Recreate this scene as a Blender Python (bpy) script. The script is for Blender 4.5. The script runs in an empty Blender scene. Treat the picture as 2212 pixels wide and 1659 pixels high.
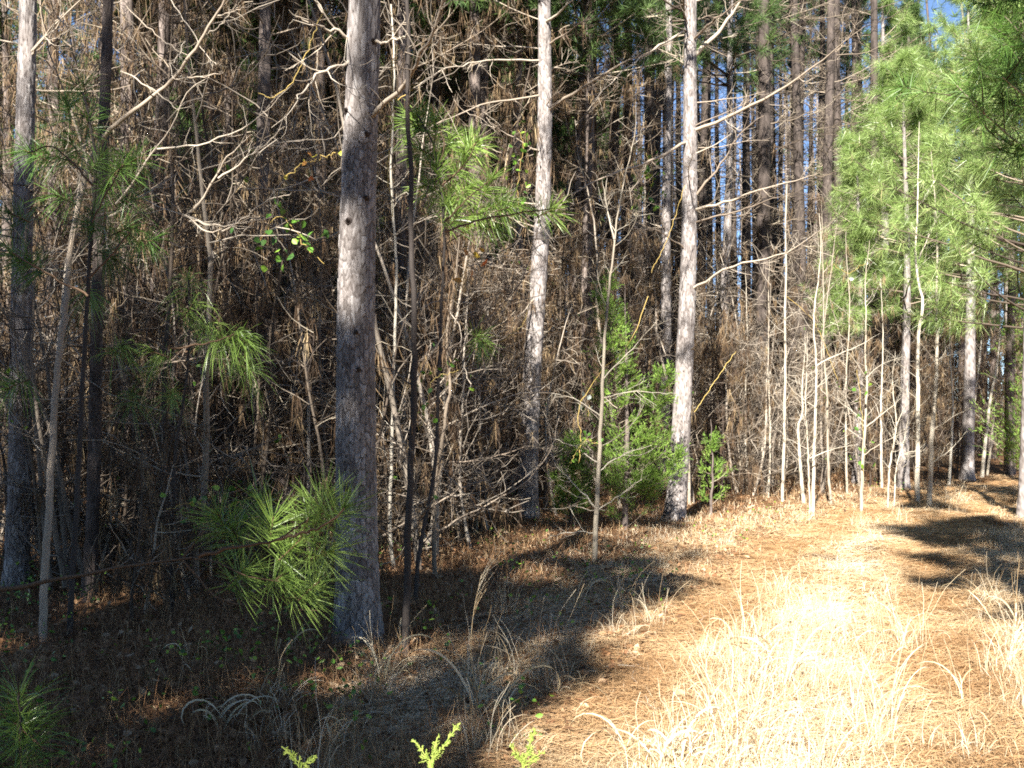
import bpy, math
import numpy as np
from mathutils import Vector

rng = np.random.default_rng(11)
SC = bpy.context.scene
COL = SC.collection
F, HZ, CX, EYE = 2372.0, 900.0, 1106.0, 1.6      # focal length, horizon row, centre column (2212 px wide photograph), eye height

# ---------------------------------------------------------------- helpers
def nz(v):
    v = np.asarray(v, float)
    return v / np.maximum(np.linalg.norm(v, axis=-1, keepdims=True), 1e-9)

PATH = np.array([(-3.2, -12), (-1.2, -4), (-0.1, 0), (0.72, 3.5), (1.125, 5), (1.56, 6.33), (2.03, 7.6), (2.7, 9.5), (3.86, 12.6),
                 (5.66, 16.5), (8.4, 21), (12.6, 26.5), (20, 33), (40, 44)], float)

def path_d(x, y):
    x = np.atleast_1d(np.asarray(x, float)); y = np.atleast_1d(np.asarray(y, float))
    p = np.stack([x, y], -1)
    best = np.full(x.shape, 1e9); sgn = np.ones(x.shape)
    for a, b in zip(PATH[:-1], PATH[1:]):
        ab = b - a
        t = np.clip(((p - a) @ ab) / (ab @ ab), 0, 1)
        q = a + t[..., None] * ab
        d = np.linalg.norm(p - q, axis=-1)
        cr = ab[0] * (p[..., 1] - a[1]) - ab[1] * (p[..., 0] - a[0])
        m = d < best
        best = np.where(m, d, best); sgn = np.where(m, np.where(cr > 0, -1.0, 1.0), sgn)
    return best * sgn                                  # negative on the wood's side

def gz(x, y):
    x = np.asarray(x, float); y = np.asarray(y, float)
    h = 0.035 * np.sin(x * 0.9 + 1.3) * np.cos(y * 0.7) + 0.02 * np.sin(x * 2.3 + y * 1.7) + 0.012 * np.sin(x * 5.1 - y * 4.3)
    d = path_d(x.ravel(), y.ravel()).reshape(x.shape)
    h = h - 0.05 * np.exp(-((np.abs(d) - 0.8) / 0.28) ** 2)
    return h + 0.10 * np.clip((-d - 1.6) / 3, 0, 1)

def W(px, py, Y):
    return np.array([(px - CX) / F * Y, Y, EYE + (HZ - py) / F * Y])

def ground_at(px, py):
    Y = F * EYE / (py - HZ)
    x = (px - CX) / F * Y
    return np.array([x, Y, float(gz(np.array([x]), np.array([Y]))[0])])

class MB:
    def __init__(s):
        s.v = []; s.q = []; s.t = []; s.tint = []; s.n = 0; s.x = []
    def add(s, v, q=None, t=None, tint=0.5, ext=None):
        v = np.asarray(v, np.float32).reshape(-1, 3)
        s.v.append(v)
        tv = np.broadcast_to(np.asarray(tint, np.float32), (len(v),))
        s.tint.append(tv)
        s.x.append(np.zeros(len(v), np.float32) if ext is None else np.asarray(ext, np.float32))
        if q is not None and len(q): s.q.append(np.asarray(q, np.int64).reshape(-1, 4) + s.n)
        if t is not None and len(t): s.t.append(np.asarray(t, np.int64).reshape(-1, 3) + s.n)
        s.n += len(v)
        return s
    def tubes(s, P, R, k=4, tint=None):
        P = np.asarray(P, float); M, N, _ = P.shape
        R = np.broadcast_to(np.asarray(R, float), (M, N))
        T = np.gradient(P, axis=1); T = nz(T)
        ref = nz(rng.normal(size=(M, 1, 3)))
        chord = nz(P[:, -1:] - P[:, :1]); ref = nz(ref - (ref * chord).sum(-1, keepdims=True) * chord)
        U = nz(np.cross(T, ref)); V = np.cross(T, U)
        a = np.arange(k) / k * 2 * np.pi
        ring = P[:, :, None, :] + R[:, :, None, None] * (np.cos(a)[None, None, :, None] * U[:, :, None, :] + np.sin(a)[None, None, :, None] * V[:, :, None, :])
        base = (np.arange(M) * N * k)[:, None, None]
        i = np.arange(N - 1)[None, :, None] * k; j = np.arange(k)[None, None, :]; j2 = (j + 1) % k
        q = np.stack([base + i + j, base + i + j2, base + i + k + j2, base + i + k + j], -1)
        if tint is None: tint = rng.random(M)
        tint = np.repeat(np.broadcast_to(tint, (M,)), N * k)
        return s.add(ring, q.reshape(-1, 4), None, tint)
    def ribbons(s, P, Wd, side=None, tint=None):
        """flat blades; the last ring is a point when its width is 0"""
        P = np.asarray(P, float); M, N, _ = P.shape
        Wd = np.broadcast_to(np.asarray(Wd, float), (M, N))
        T = nz(np.gradient(P, axis=1))
        if side is None: side = nz(rng.normal(size=(M, 3)))
        S = np.broadcast_to(np.asarray(side, float)[:, None, :], T.shape)
        S = nz(S - (S * T).sum(-1, keepdims=True) * T)
        L = P - S * Wd[..., None] / 2; Rr = P + S * Wd[..., None] / 2
        v = np.concatenate([L[:, :-1], Rr[:, :-1], P[:, -1:]], 1)
        n = N - 1; per = 2 * n + 1
        b = (np.arange(M) * per)[:, None]
        if n > 1:
            i = np.arange(n - 1)[None]
            q = np.stack([b + i, b + n + i, b + n + i + 1, b + i + 1], -1).reshape(-1, 4)
        else: q = None
        t = np.stack([b[:, 0] + n - 1, b[:, 0] + 2 * n - 1, b[:, 0] + 2 * n], -1)
        if tint is None: tint = rng.random(M)
        return s.add(v, q, t, np.repeat(np.broadcast_to(tint, (M,)), per))
    def leaves(s, C, D, L, Wd, tint=None, fold=0.15):
        """oval leaves of six corners, centre C, axis D"""
        M = len(C); D = nz(D); side = nz(np.cross(D, nz(rng.normal(size=(M, 3))))); nn = np.cross(D, side)
        L = np.broadcast_to(L, (M,))[:, None]; Wd = np.broadcast_to(Wd, (M,))[:, None]
        b = C - D * L * .5; tp = C + D * L * .5
        pts = [b, C - D * L * .22 + side * Wd * .45 + nn * Wd * fold, C + D * L * .15 + side * Wd * .42 + nn * Wd * fold, tp,
               C + D * L * .15 - side * Wd * .42 + nn * Wd * fold, C - D * L * .22 - side * Wd * .45 + nn * Wd * fold]
        v = np.stack(pts, 1); o = (np.arange(M) * 6)[:, None]
        q = np.concatenate([o + np.array([[0, 1, 2, 3]]), o + np.array([[0, 3, 4, 5]])], 0)
        if tint is None: tint = rng.random(M)
        return s.add(v, q, None, np.repeat(tint, 6))
    def build(s, name, mat, parent=None, origin=(0, 0, 0)):
        me = bpy.data.meshes.new(name)
        V = np.concatenate(s.v) - np.asarray(origin, np.float32)
        Q = np.concatenate(s.q) if s.q else np.zeros((0, 4), np.int64)
        T = np.concatenate(s.t) if s.t else np.zeros((0, 3), np.int64)
        me.vertices.add(len(V)); me.vertices.foreach_set('co', V.astype(np.float32).ravel())
        nl = len(Q) * 4 + len(T) * 3; me.loops.add(nl)
        me.loops.foreach_set('vertex_index', np.concatenate([Q.ravel(), T.ravel()]).astype(np.int32))
        npoly = len(Q) + len(T); me.polygons.add(npoly)
        st = np.concatenate([np.arange(len(Q)) * 4, len(Q) * 4 + np.arange(len(T)) * 3]).astype(np.int32)
        me.polygons.foreach_set('loop_start', st)
        me.polygons.foreach_set('use_smooth', np.ones(npoly, bool))
        a = me.attributes.new('tint', 'FLOAT', 'POINT'); a.data.foreach_set('value', np.concatenate(s.tint))
        x = np.concatenate(s.x)
        if x.any():
            a = me.attributes.new('crack', 'FLOAT', 'POINT'); a.data.foreach_set('value', x)
        me.update(calc_edges=True)
        me.materials.append(mat)
        o = bpy.data.objects.new(name, me); COL.objects.link(o)
        if parent is not None: o.parent = parent
        else: o.location = origin
        return o

def tag(o, label=None, cat=None, group=None, kind=None):
    if label: o['label'] = label
    if cat: o['category'] = cat
    if group: o['group'] = group
    if kind: o['kind'] = kind
    return o

def thing(name, label, cat, loc=(0, 0, 0), group=None):
    o = bpy.data.objects.new(name, None); COL.objects.link(o); o.location = loc; o.empty_display_size = 0.1
    return tag(o, label, cat, group)

def dup(root, loc, rz=0.0, sc=(1, 1, 1), tilt=(0, 0)):
    r = root.copy(); COL.objects.link(r)
    place(r, loc, rz, sc, tilt)
    for ch in list(root.children):
        c = ch.copy(); COL.objects.link(c); c.parent = r
    return r

def place(r, loc, rz=0.0, sc=(1, 1, 1), tilt=(0, 0)):
    r.location = loc; r.rotation_euler = (tilt[0], tilt[1], rz); r.scale = sc
    return r

def resample(pts, n, wob=0.0):
    pts = np.asarray(pts, float)
    if len(pts) == 2: pts = np.array([pts[0], (pts[0] + pts[1]) / 2, pts[1]])
    d = np.concatenate([[0], np.cumsum(np.linalg.norm(np.diff(pts, axis=0), axis=1))])
    ext = np.vstack([2 * pts[0] - pts[1], pts, 2 * pts[-1] - pts[-2]])
    t = np.linspace(0, d[-1], n); out = []
    for u in t:
        i = min(max(np.searchsorted(d, u, 'right') - 1, 0), len(pts) - 2)
        f = (u - d[i]) / max(d[i + 1] - d[i], 1e-9)
        a, b, c, e = ext[i], ext[i + 1], ext[i + 2], ext[i + 3]
        out.append(0.5 * (2 * b + (c - a) * f + (2 * a - 5 * b + 4 * c - e) * f * f + (3 * b - a - 3 * c + e) * f ** 3))
    out = np.array(out)
    if wob:
        w = rng.normal(size=out.shape) * wob; w[0] = 0
        out = out + w
    return out

def grow(S, D, L, N=6, wob=0.12, up=0.0):
    S = np.asarray(S, float); d = nz(D); L = np.broadcast_to(np.asarray(L, float), (len(S),))[:, None]
    P = [S]
    upv = np.zeros((len(S), 3)); upv[:, 2] = up
    for i in range(N - 1):
        P.append(P[-1] + d * L / (N - 1))
        d = nz(d + wob * rng.normal(size=d.shape) + upv)
    return np.stack(P, 1)

def along(P, n, t0=0.1, t1=1.0):
    """n random points on each of the polylines P: position, tangent, parameter"""
    M, N, _ = P.shape
    t = rng.uniform(t0, t1, (M, n)) * (N - 1); i = np.minimum(t.astype(int), N - 2); f = (t - i)[..., None]
    m = np.arange(M)[:, None]
    a, b = P[m, i], P[m, i + 1]
    return (a + (b - a) * f).reshape(-1, 3), nz((b - a).reshape(-1, 3)), (t / (N - 1)).ravel()

def side_dirs(T, a0, a1):
    r = nz(np.cross(T, nz(rng.normal(size=T.shape))))
    a = rng.uniform(a0, a1, (len(T), 1))
    return np.cos(a) * T + np.sin(a) * r

def taper(r0, r1, N, p=1.0):
    u = np.linspace(0, 1, N) ** p
    return np.asarray(r0)[..., None] * (1 - u) + np.asarray(r1)[..., None] * u if np.ndim(r0) else r0 * (1 - u) + r1 * u

# ---------------------------------------------------------------- materials
def mat(name, stops, rough=0.75, spec=0.2, noise=None, bump=None, crack=None, transl=0.0, two=False):
    m = bpy.data.materials.new(name); m.use_nodes = True
    nt = m.node_tree; N = nt.nodes; Lk = nt.links; b = N['Principled BSDF']
    b.inputs['Roughness'].default_value = rough; b.inputs['Specular IOR Level'].default_value = spec
    at = N.new('ShaderNodeAttribute'); at.attribute_name = 'tint'
    fac = at.outputs['Fac']
    tc = N.new('ShaderNodeTexCoord')
    if noise:
        sc, amt, stretch = noise
        mp = N.new('ShaderNodeMapping'); mp.inputs['Scale'].default_value = stretch; Lk.new(tc.outputs['Object'], mp.inputs[0])
        nn = N.new('ShaderNodeTexNoise'); nn.inputs['Scale'].default_value = sc; nn.inputs['Detail'].default_value = 5; nn.inputs['Roughness'].default_value = .65
        Lk.new(mp.outputs[0], nn.inputs['Vector'])
        ma = N.new('ShaderNodeMath'); ma.operation = 'MULTIPLY_ADD'; ma.inputs[1].default_value = amt * 2; ma.inputs[2].default_value = -amt
        Lk.new(nn.outputs['Fac'], ma.inputs[0])
        ad = N.new('ShaderNodeMath'); ad.operation = 'ADD'; ad.use_clamp = True; Lk.new(fac, ad.inputs[0]); Lk.new(ma.outputs[0], ad.inputs[1])
        fac = ad.outputs[0]
        if bump:
            bp = N.new('ShaderNodeBump'); bp.inputs['Strength'].default_value = bump; bp.inputs['Distance'].default_value = 0.02
            Lk.new(nn.outputs['Fac'], bp.inputs['Height']); Lk.new(bp.outputs[0], b.inputs['Normal'])
    r = N.new('ShaderNodeValToRGB'); Lk.new(fac, r.inputs[0])
    while len(r.color_ramp.elements) < len(stops): r.color_ramp.elements.new(0.5)
    for e, (p, c) in zip(r.color_ramp.elements, stops): e.position = p; e.color = (*c, 1)
    out = r.outputs[0]
    if crack:
        ca = N.new('ShaderNodeAttribute'); ca.attribute_name = 'crack'
        mx = N.new('ShaderNodeMix'); mx.data_type = 'RGBA'; Lk.new(ca.outputs['Fac'], mx.inputs[0])
        Lk.new(out, mx.inputs[6]); mx.inputs[7].default_value = (*crack, 1); out = mx.outputs[2]
    Lk.new(out, b.inputs['Base Color'])
    if transl:
        tr = N.new('ShaderNodeBsdfTranslucent'); Lk.new(out, tr.inputs[0])
        ms = N.new('ShaderNodeMixShader'); ms.inputs[0].default_value = transl
        Lk.new(b.outputs[0], ms.inputs[1]); Lk.new(tr.outputs[0], ms.inputs[2]); Lk.new(ms.outputs[0], N['Material Output'].inputs[0])
    return m

M = dict(
    bark=mat('pine_bark', [(0, (.075, .064, .058)), (.35, (.18, .158, .146)), (.7, (.29, .262, .247)), (1, (.42, .395, .375))], .85, .15, (9, .38, (1, 1, .28)), .5, (.045, .033, .028)),
    bark_far=mat('pine_bark_shaggy', [(0, (.035, .028, .024)), (.4, (.10, .08, .07)), (.7, (.19, .155, .135)), (1, (.28, .24, .21))], .85, .15, (11, .5, (1, 1, .22)), .6),
    dead=mat('weathered_dead_wood', [(0, (.17, .13, .10)), (.5, (.31, .25, .19)), (1, (.46, .40, .32))], .8, .2, (14, .2, (1, 1, 1))),
    greyed=mat('grey_dead_wood', [(0, (.08, .066, .053)), (.5, (.19, .158, .125)), (1, (.36, .31, .25))], .8, .2, (14, .25, (1, 1, .5))),
    twig=mat('bare_twig_bark', [(0, (.035, .025, .02)), (.55, (.10, .077, .056)), (.85, (.25, .20, .15)), (1, (.42, .36, .27))], .75, .2),  # kept dark so that the pale dead wood stands out as lit
    white=mat('pale_smooth_bark', [(0, (.13, .105, .08)), (.5, (.30, .26, .20)), (1, (.50, .46, .38))], .7, .2, (7, .45, (1, 1, .35))),
    darkstem=mat('dark_sapling_bark', [(0, (.025, .02, .018)), (.5, (.06, .05, .044)), (1, (.13, .11, .10))], .8, .2, (18, .3, (1, 1, .3))),
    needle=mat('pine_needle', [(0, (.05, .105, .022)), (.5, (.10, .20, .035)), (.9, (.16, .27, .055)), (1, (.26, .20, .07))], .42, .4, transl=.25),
    needle_sunlit=mat('pine_needle_sunlit', [(0, (.10, .165, .045)), (.45, (.25, .36, .10)), (.78, (.40, .51, .20)), (.9, (.42, .34, .18))], .36, .5, transl=.35),  # glare and haze of the sunlit foliage put into the needle colour
    needle_shaded=mat('pine_needle_shaded', [(0, (.03, .06, .018)), (.5, (.075, .13, .035)), (.9, (.14, .21, .06)), (1, (.24, .18, .08))], .5, .3, transl=.25),  # darker copy of the needles, shade of the deep crowns in the colour
    needle_near=mat('pine_needle_brightened', [(0, (.09, .15, .03)), (.5, (.20, .31, .06)), (.9, (.29, .40, .10)), (1, (.26, .20, .07))], .35, .5, transl=.25),  # needle colour brightened to make the sprays look sunlit
    shoot=mat('pine_shoot_bark', [(0, (.07, .045, .03)), (1, (.17, .105, .06))], .7, .2),
    straw=mat('hanging_pine_straw', [(0, (.035, .021, .013)), (.5, (.12, .075, .042)), (.8, (.25, .175, .095)), (1, (.40, .31, .18))], .7, .25, transl=.15),
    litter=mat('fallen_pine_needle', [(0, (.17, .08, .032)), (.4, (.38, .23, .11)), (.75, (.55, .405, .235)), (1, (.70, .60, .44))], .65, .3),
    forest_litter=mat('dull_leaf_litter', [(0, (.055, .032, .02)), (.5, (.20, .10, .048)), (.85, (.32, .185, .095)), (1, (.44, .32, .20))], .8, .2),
    grass=mat('dry_grass', [(0, (.28, .175, .08)), (.35, (.52, .40, .24)), (1, (.74, .67, .53))], .6, .3, transl=.2),
    grassblade=mat('dry_ribbon_grass', [(0, (.42, .32, .17)), (.5, (.58, .49, .31)), (1, (.70, .62, .46))], .55, .3, transl=.2),
    browngrass=mat('brown_weed', [(0, (.13, .065, .032)), (.5, (.27, .155, .075)), (1, (.44, .31, .17))], .75, .2),
    cedar=mat('cedar_scale_leaf', [(0, (.06, .11, .02)), (.5, (.15, .26, .04)), (1, (.27, .39, .075))], .6, .3, transl=.2),
    sprig=mat('young_cedar_tip', [(0, (.20, .29, .05)), (1, (.36, .42, .10))], .6, .3, transl=.2),
    leaf=mat('green_leaf', [(0, (.04, .10, .02)), (.5, (.11, .24, .03)), (1, (.25, .38, .05))], .4, .5, transl=.25),
    palegreen=mat('pale_leaf', [(0, (.28, .33, .27)), (1, (.50, .54, .46))], .45, .5),
    yleaf=mat('turning_leaf', [(0, (.50, .14, .05)), (.5, (.60, .42, .07)), (1, (.42, .45, .06))], .5, .4, transl=.3),
    vine=mat('yellow_vine_bark', [(0, (.33, .22, .06)), (1, (.50, .38, .12))], .6, .3),
    dleaf=mat('brown_dead_leaf', [(0, (.14, .07, .035)), (.6, (.30, .17, .08)), (1, (.46, .36, .26))], .7, .2),
)

def ground_mat(name, c0, c1, c2, sc):
    m = bpy.data.materials.new(name); m.use_nodes = True
    N = m.node_tree.nodes; Lk = m.node_tree.links; b = N['Principled BSDF']; b.inputs['Roughness'].default_value = .9; b.inputs['Specular IOR Level'].default_value = .1
    tc = N.new('ShaderNodeTexCoord')
    n1 = N.new('ShaderNodeTexNoise'); n1.inputs['Scale'].default_value = sc; n1.inputs['Detail'].default_value = 8; n1.inputs['Roughness'].default_value = .7
    n2 = N.new('ShaderNodeTexNoise'); n2.inputs['Scale'].default_value = sc * 12; n2.inputs['Detail'].default_value = 6; n2.inputs['Roughness'].default_value = .75
    for n in (n1, n2): Lk.new(tc.outputs['Object'], n.inputs['Vector'])
    mx = N.new('ShaderNodeMath'); mx.operation = 'MULTIPLY_ADD'; mx.inputs[1].default_value = .5; Lk.new(n1.outputs['Fac'], mx.inputs[0])
    m2 = N.new('ShaderNodeMath'); m2.operation = 'MULTIPLY'; m2.inputs[1].default_value = .5; Lk.new(n2.outputs['Fac'], m2.inputs[0]); Lk.new(m2.outputs[0], mx.inputs[2])
    r = N.new('ShaderNodeValToRGB'); Lk.new(mx.outputs[0], r.inputs[0]); r.color_ramp.elements.new(.5)
    for e, (p, c) in zip(r.color_ramp.elements, [(.36, c0), (.5, c1), (.64, c2)]): e.position = p; e.color = (*c, 1)
    Lk.new(r.outputs[0], b.inputs['Base Color'])
    bp = N.new('ShaderNodeBump'); bp.inputs['Strength'].default_value = .7; bp.inputs['Distance'].default_value = .03
    Lk.new(n2.outputs['Fac'], bp.inputs['Height']); Lk.new(bp.outputs[0], b.inputs['Normal'])
    return m
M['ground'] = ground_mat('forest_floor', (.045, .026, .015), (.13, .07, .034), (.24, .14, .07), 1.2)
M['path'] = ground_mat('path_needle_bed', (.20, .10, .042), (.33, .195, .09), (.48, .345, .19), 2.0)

# ---------------------------------------------------------------- ground and path
def sheet(xs, ys, dz=0.0):
    X, Y = np.meshgrid(xs, ys); Z = gz(X, Y) + dz
    nx, ny = len(xs), len(ys)
    i, j = np.meshgrid(np.arange(nx - 1), np.arange(ny - 1)); a = (j * nx + i).ravel()
    return np.stack([X, Y, Z], -1).reshape(-1, 3), np.stack([a, a + 1, a + nx + 1, a + nx], -1)

def ax(a, b, lo, hi, fine, n_out):
    o1 = lo - np.geomspace(1, lo - a + 1, n_out)[::-1] + 1; o2 = hi + np.geomspace(1, b - hi + 1, n_out) - 1
    return np.unique(np.concatenate([o1, np.arange(lo, hi, fine), o2]))
gm = MB(); v, q = sheet(ax(-300, 300, -8, 14, .16, 24), ax(-120, 400, 1, 30, .16, 24)); gm.add(v, q)
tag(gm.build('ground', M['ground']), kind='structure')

pm = MB(); pp = resample(np.column_stack([PATH, np.zeros(len(PATH))]), 260)
tang = nz(np.gradient(pp, axis=0)); nrm = np.stack([tang[:, 1], -tang[:, 0], 0 * tang[:, 0]], -1)
hw = 1.25 + .16 * np.sin(np.arange(260) * .7) + .1 * rng.normal(size=260); hw2 = 1.25 + .16 * np.cos(np.arange(260) * .9) + .1 * rng.normal(size=260)
cols = np.linspace(-1, 1, 15)
PV = np.stack([pp + nrm * (np.where(c < 0, hw, hw2) * c)[:, None] for c in cols], 1)
PV[..., 2] = gz(PV[..., 0], PV[..., 1]) + 0.006
i, j = np.meshgrid(np.arange(14), np.arange(259)); a = (j * 15 + i).ravel()
pm.add(PV, np.stack([a, a + 1, a + 16, a + 15], -1)); tag(pm.build('path', M['path']), kind='structure')

# ---------------------------------------------------------------- needles and tufts
def tufts(mb, C, D, n=70, L=0.19, w=0.0024, seg=4, a0=0.25, a1=1.75, droop=0.10, shoot=0.10, tint0=0.0, tint1=0.95):
    """bunches of needles round shoot tips at C pointing along D"""
    C = np.asarray(C, float); D = nz(D); Mt = len(C)
    CC = np.repeat(C, n, 0); DD = np.repeat(D, n, 0)
    u = rng.random(len(CC))
    base = CC - DD * (u[:, None] * shoot)
    a = a0 + (a1 - a0) * (0.25 * rng.random(len(CC)) + 0.75 * u ** 0.7)
    r = nz(np.cross(DD, nz(rng.normal(size=DD.shape))))
    d = np.cos(a)[:, None] * DD + np.sin(a)[:, None] * r
    ln = L * rng.uniform(.65, 1.15, len(CC))
    t = np.clip(np.repeat(rng.uniform(tint0, tint1, Mt), n) * .6 + .4 * rng.uniform(tint0, tint1, len(CC)), 0, 1)
    if seg == 1:
        P = np.stack([base, base + d * ln[:, None]], 1)
    else:
        s = np.linspace(0, 1, seg)[None, :, None]
        P = base[:, None] + d[:, None] * ln[:, None, None] * s
        P[..., 2] -= (droop * ln[:, None] * rng.uniform(.3, 1.8, (len(ln), 1))) * (s[..., 0] ** 2) * 2
    wd = np.ones(P.shape[:2]) * w; wd[:, -1] = 0
    mb.ribbons(P, wd, tint=t)

def hang(mb, C, n, L=0.20, w=0.006, tint=None):
    """dead needles caught on twigs, hanging down"""
    k = len(C) * n
    B = np.repeat(C, n, 0) + rng.normal(size=(k, 3)) * np.array([.014, .014, .02])
    d = nz(np.stack([rng.normal(size=k) * .22, rng.normal(size=k) * .22, -np.ones(k)], -1))
    ln = L * rng.uniform(.5, 1.3, k)
    P = np.stack([B, B + d * ln[:, None] * .55 + rng.normal(size=(k, 3)) * .006, B + d * ln[:, None]], 1)
    wd = np.ones((k, 3)) * w; wd[:, -1] = 0
    mb.ribbons(P, wd, tint=tint if tint is not None else np.clip(np.repeat(rng.random(len(C)), n) * .6 + .4 * rng.random(k), 0, 1))

# ---------------------------------------------------------------- bark
def cells(u, v, period, seed):
    """jittered cells, periodic in u: distance to the border and a random value per cell"""
    iu = np.floor(u).astype(int); iv = np.floor(v).astype(int)
    def h(a, b, k):
        x = np.sin((a % period) * 127.1 + b * 311.7 + k * 74.7 + seed * 19.3) * 43758.5453
        return x - np.floor(x)
    f1 = np.full(u.shape, 9.); f2 = f1.copy(); val = np.zeros(u.shape)
    for di in (-1, 0, 1):
        for dj in (-1, 0, 1):
            a, b = iu + di, iv + dj
            cx = a + .15 + .7 * h(a, b, 1); cy = b + .1 + .8 * h(a, b, 2)
            d = np.hypot(u - cx, v - cy)
            n1 = d < f1
            f2 = np.where(n1, f1, np.minimum(f2, d)); val = np.where(n1, h(a, b, 3), val); f1 = np.where(n1, d, f1)
    return f2 - f1, val

def bark_trunk(mb, pts, r0, r1, rad=64, step=.02, plate=(.035, .10), depth=.011, seed=0, flare=.38, lo=0.0, hi=1.0, ztop=None):
    pts = np.asarray(pts, float)
    Ltot = np.linalg.norm(np.diff(pts, axis=0), axis=1).sum(); n = max(int(Ltot / step), 8)
    C = resample(pts, n); t = np.linspace(0, 1, n)
    C[:, 0] += .012 * np.sin(t * Ltot * 1.1 + seed); C[:, 1] += .012 * np.cos(t * Ltot * .9 + seed)
    R = (r0 * (1 - t) + r1 * t) * (1 + flare * np.exp(-t * Ltot / .22))
    a = np.arange(rad) / rad * 2 * np.pi
    nu = max(int(round(2 * np.pi * r0 / plate[0])), 5)
    U = np.broadcast_to(a / (2 * np.pi) * nu, (n, rad)); V = np.broadcast_to((t * Ltot / plate[1])[:, None], (n, rad))
    wv = .30 * np.sin(V * .5 + U * 2.2 + seed) + .15 * np.sin(V * 1.1 - U * 1.7)
    e, val = cells(U + .25 * np.sin(V * .9 + seed) * 0 + 0.0 * wv, V + wv, nu, seed)
    e2, val2 = cells(U * 2, V * 1.6 + wv + 3, nu * 2, seed + 5)
    plates = np.clip(e / .15, 0, 1); fine = np.clip(e2 / .16, 0, 1)
    rr = R[:, None] + depth * (plates * (.55 + .45 * val) - .7) + depth * .35 * fine * val2 + R[:, None] * .03 * np.sin(a * 3 + t[:, None] * 4 + seed)
    T = nz(np.gradient(C, axis=0)); ux = nz(np.cross(T, np.array([0, 1., 0]))); uy = np.cross(ux, T)
    ring = C[:, None] + rr[..., None] * (np.cos(a)[None, :, None] * ux[:, None] + np.sin(a)[None, :, None] * uy[:, None])
    i = np.arange(n - 1)[:, None] * rad; j = np.arange(rad)[None]; j2 = (j + 1) % rad
    q = np.stack([i + j, i + j2, i + rad + j2, i + rad + j], -1).reshape(-1, 4)
    tint = np.clip(lo + (hi - lo) * (.12 + .55 * val + .30 * val2), 0, 1)
    ck = np.clip(1 - plates, 0, 1) * .8 + .42 * (1 - fine)
    mb.add(ring, q, None, tint.ravel(), np.clip(ck, 0.001, 1).ravel())
    return C, R

# ---------------------------------------------------------------- branches
def limb(mb, ctrl, r0, r1=.003, n=14, twigs=10, tl=.35, wob=.006, up=.10, k=6, tr=.0035, sub=2, ang=(.5, 1.2), t0=.15, hang_n=0, mb_h=None, tint=None):
    """one bare limb along control points, with side twigs that carry finer twigs"""
    P = resample(ctrl, n, wob)[None]
    tn = rng.uniform(.2, .9, 1) if tint is None else np.array([tint])
    mb.tubes(P, taper(r0, r1, n)[None], k, tn)
    if twigs:
        S, T, u = along(P, twigs, t0, 1)
        ln = tl * rng.uniform(.35, 1.25, len(S)) * (1.15 - .5 * u)
        Q = grow(S, side_dirs(T, *ang), ln, 6, .13, up)
        rr = np.minimum(tr, (r0 * (1 - u) + r1 * u) * .7) * rng.uniform(.7, 1.2, len(S))
        mb.tubes(Q, rr[:, None] * np.linspace(1, .4, 6)[None], 4, np.clip(tn + rng.normal(size=len(S)) * .2, 0, 1))
        if sub:
            S2, T2, u2 = along(Q, sub, .25, 1)
            Q2 = grow(S2, side_dirs(T2, .4, 1.1), np.repeat(ln, sub) * rng.uniform(.25, .6, len(S2)), 5, .15, up * 1.2)
            mb.tubes(Q2, (np.repeat(rr, sub) * .6)[:, None] * np.linspace(1, .5, 5)[None], 3, np.clip(tn + rng.normal(size=len(S2)) * .2, 0, 1))
            if hang_n and mb_h is not None:
                C, _, _ = along(Q2, 1); hang(mb_h, C[: len(C)], hang_n)
    return P[0]

AZ, EL = math.radians(196), math.radians(35)
TO_SUN = np.array([math.sin(AZ) * math.cos(EL), math.cos(AZ) * math.cos(EL), math.sin(EL)])
GAPS = []                                             # (point, radius): openings cut into the crowns to let the sun reach that point
def pine_crown(mb_n, mb_w, base, top, z0, R, nb=60, tn=7, n=24, L=.2, w=.006, seg=1, up=.05, gaps=False):
    """whorled living branches between height z0 and the tree top, needle tufts at the shoots"""
    base = np.asarray(base, float); top = np.asarray(top, float)
    t = np.sort(rng.random(nb)) ** .9; z = z0 + (top[2] - z0) * t
    f = (z - base[2]) / (top[2] - base[2]); S = base + (top - base) * f[:, None]
    az = rng.uniform(0, 2 * np.pi, nb); ln = R * (1.05 - .85 * t) * rng.uniform(.55, 1.1, nb)
    rise = .15 + .7 * t
    D = np.stack([np.cos(az), np.sin(az), rise], -1)
    P = grow(S, D, ln, 7, .08, up)
    mb_w.tubes(P, (.006 + .0075 * ln)[:, None] * np.linspace(1, .25, 7)[None], 4)
    S2, T2, u2 = along(P, tn, .35, 1.0)
    Q = grow(S2, side_dirs(T2, .3, 1.0), rng.uniform(.15, .5, len(S2)) * (np.repeat(ln, tn) / R + .3), 4, .12, .12)
    mb_w.tubes(Q, (.006 * np.linspace(1, .5, 4))[None].repeat(len(Q), 0), 3)
    C = np.concatenate([Q[:, -1], P[:, -1], Q[:, 2]]); Dd = np.concatenate([nz(Q[:, -1] - Q[:, -2]), nz(P[:, -1] - P[:, -2]), nz(Q[:, 2] - Q[:, 1])])
    if gaps:
        keep = np.ones(len(C), bool)
        for p, rad in GAPS:
            v = C - p; v = v - (v @ TO_SUN)[:, None] * TO_SUN
            keep &= np.linalg.norm(v, axis=1) > rad
        C, Dd = C[keep], Dd[keep]
    tufts(mb_n, C, Dd, n, L, w, seg)

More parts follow.
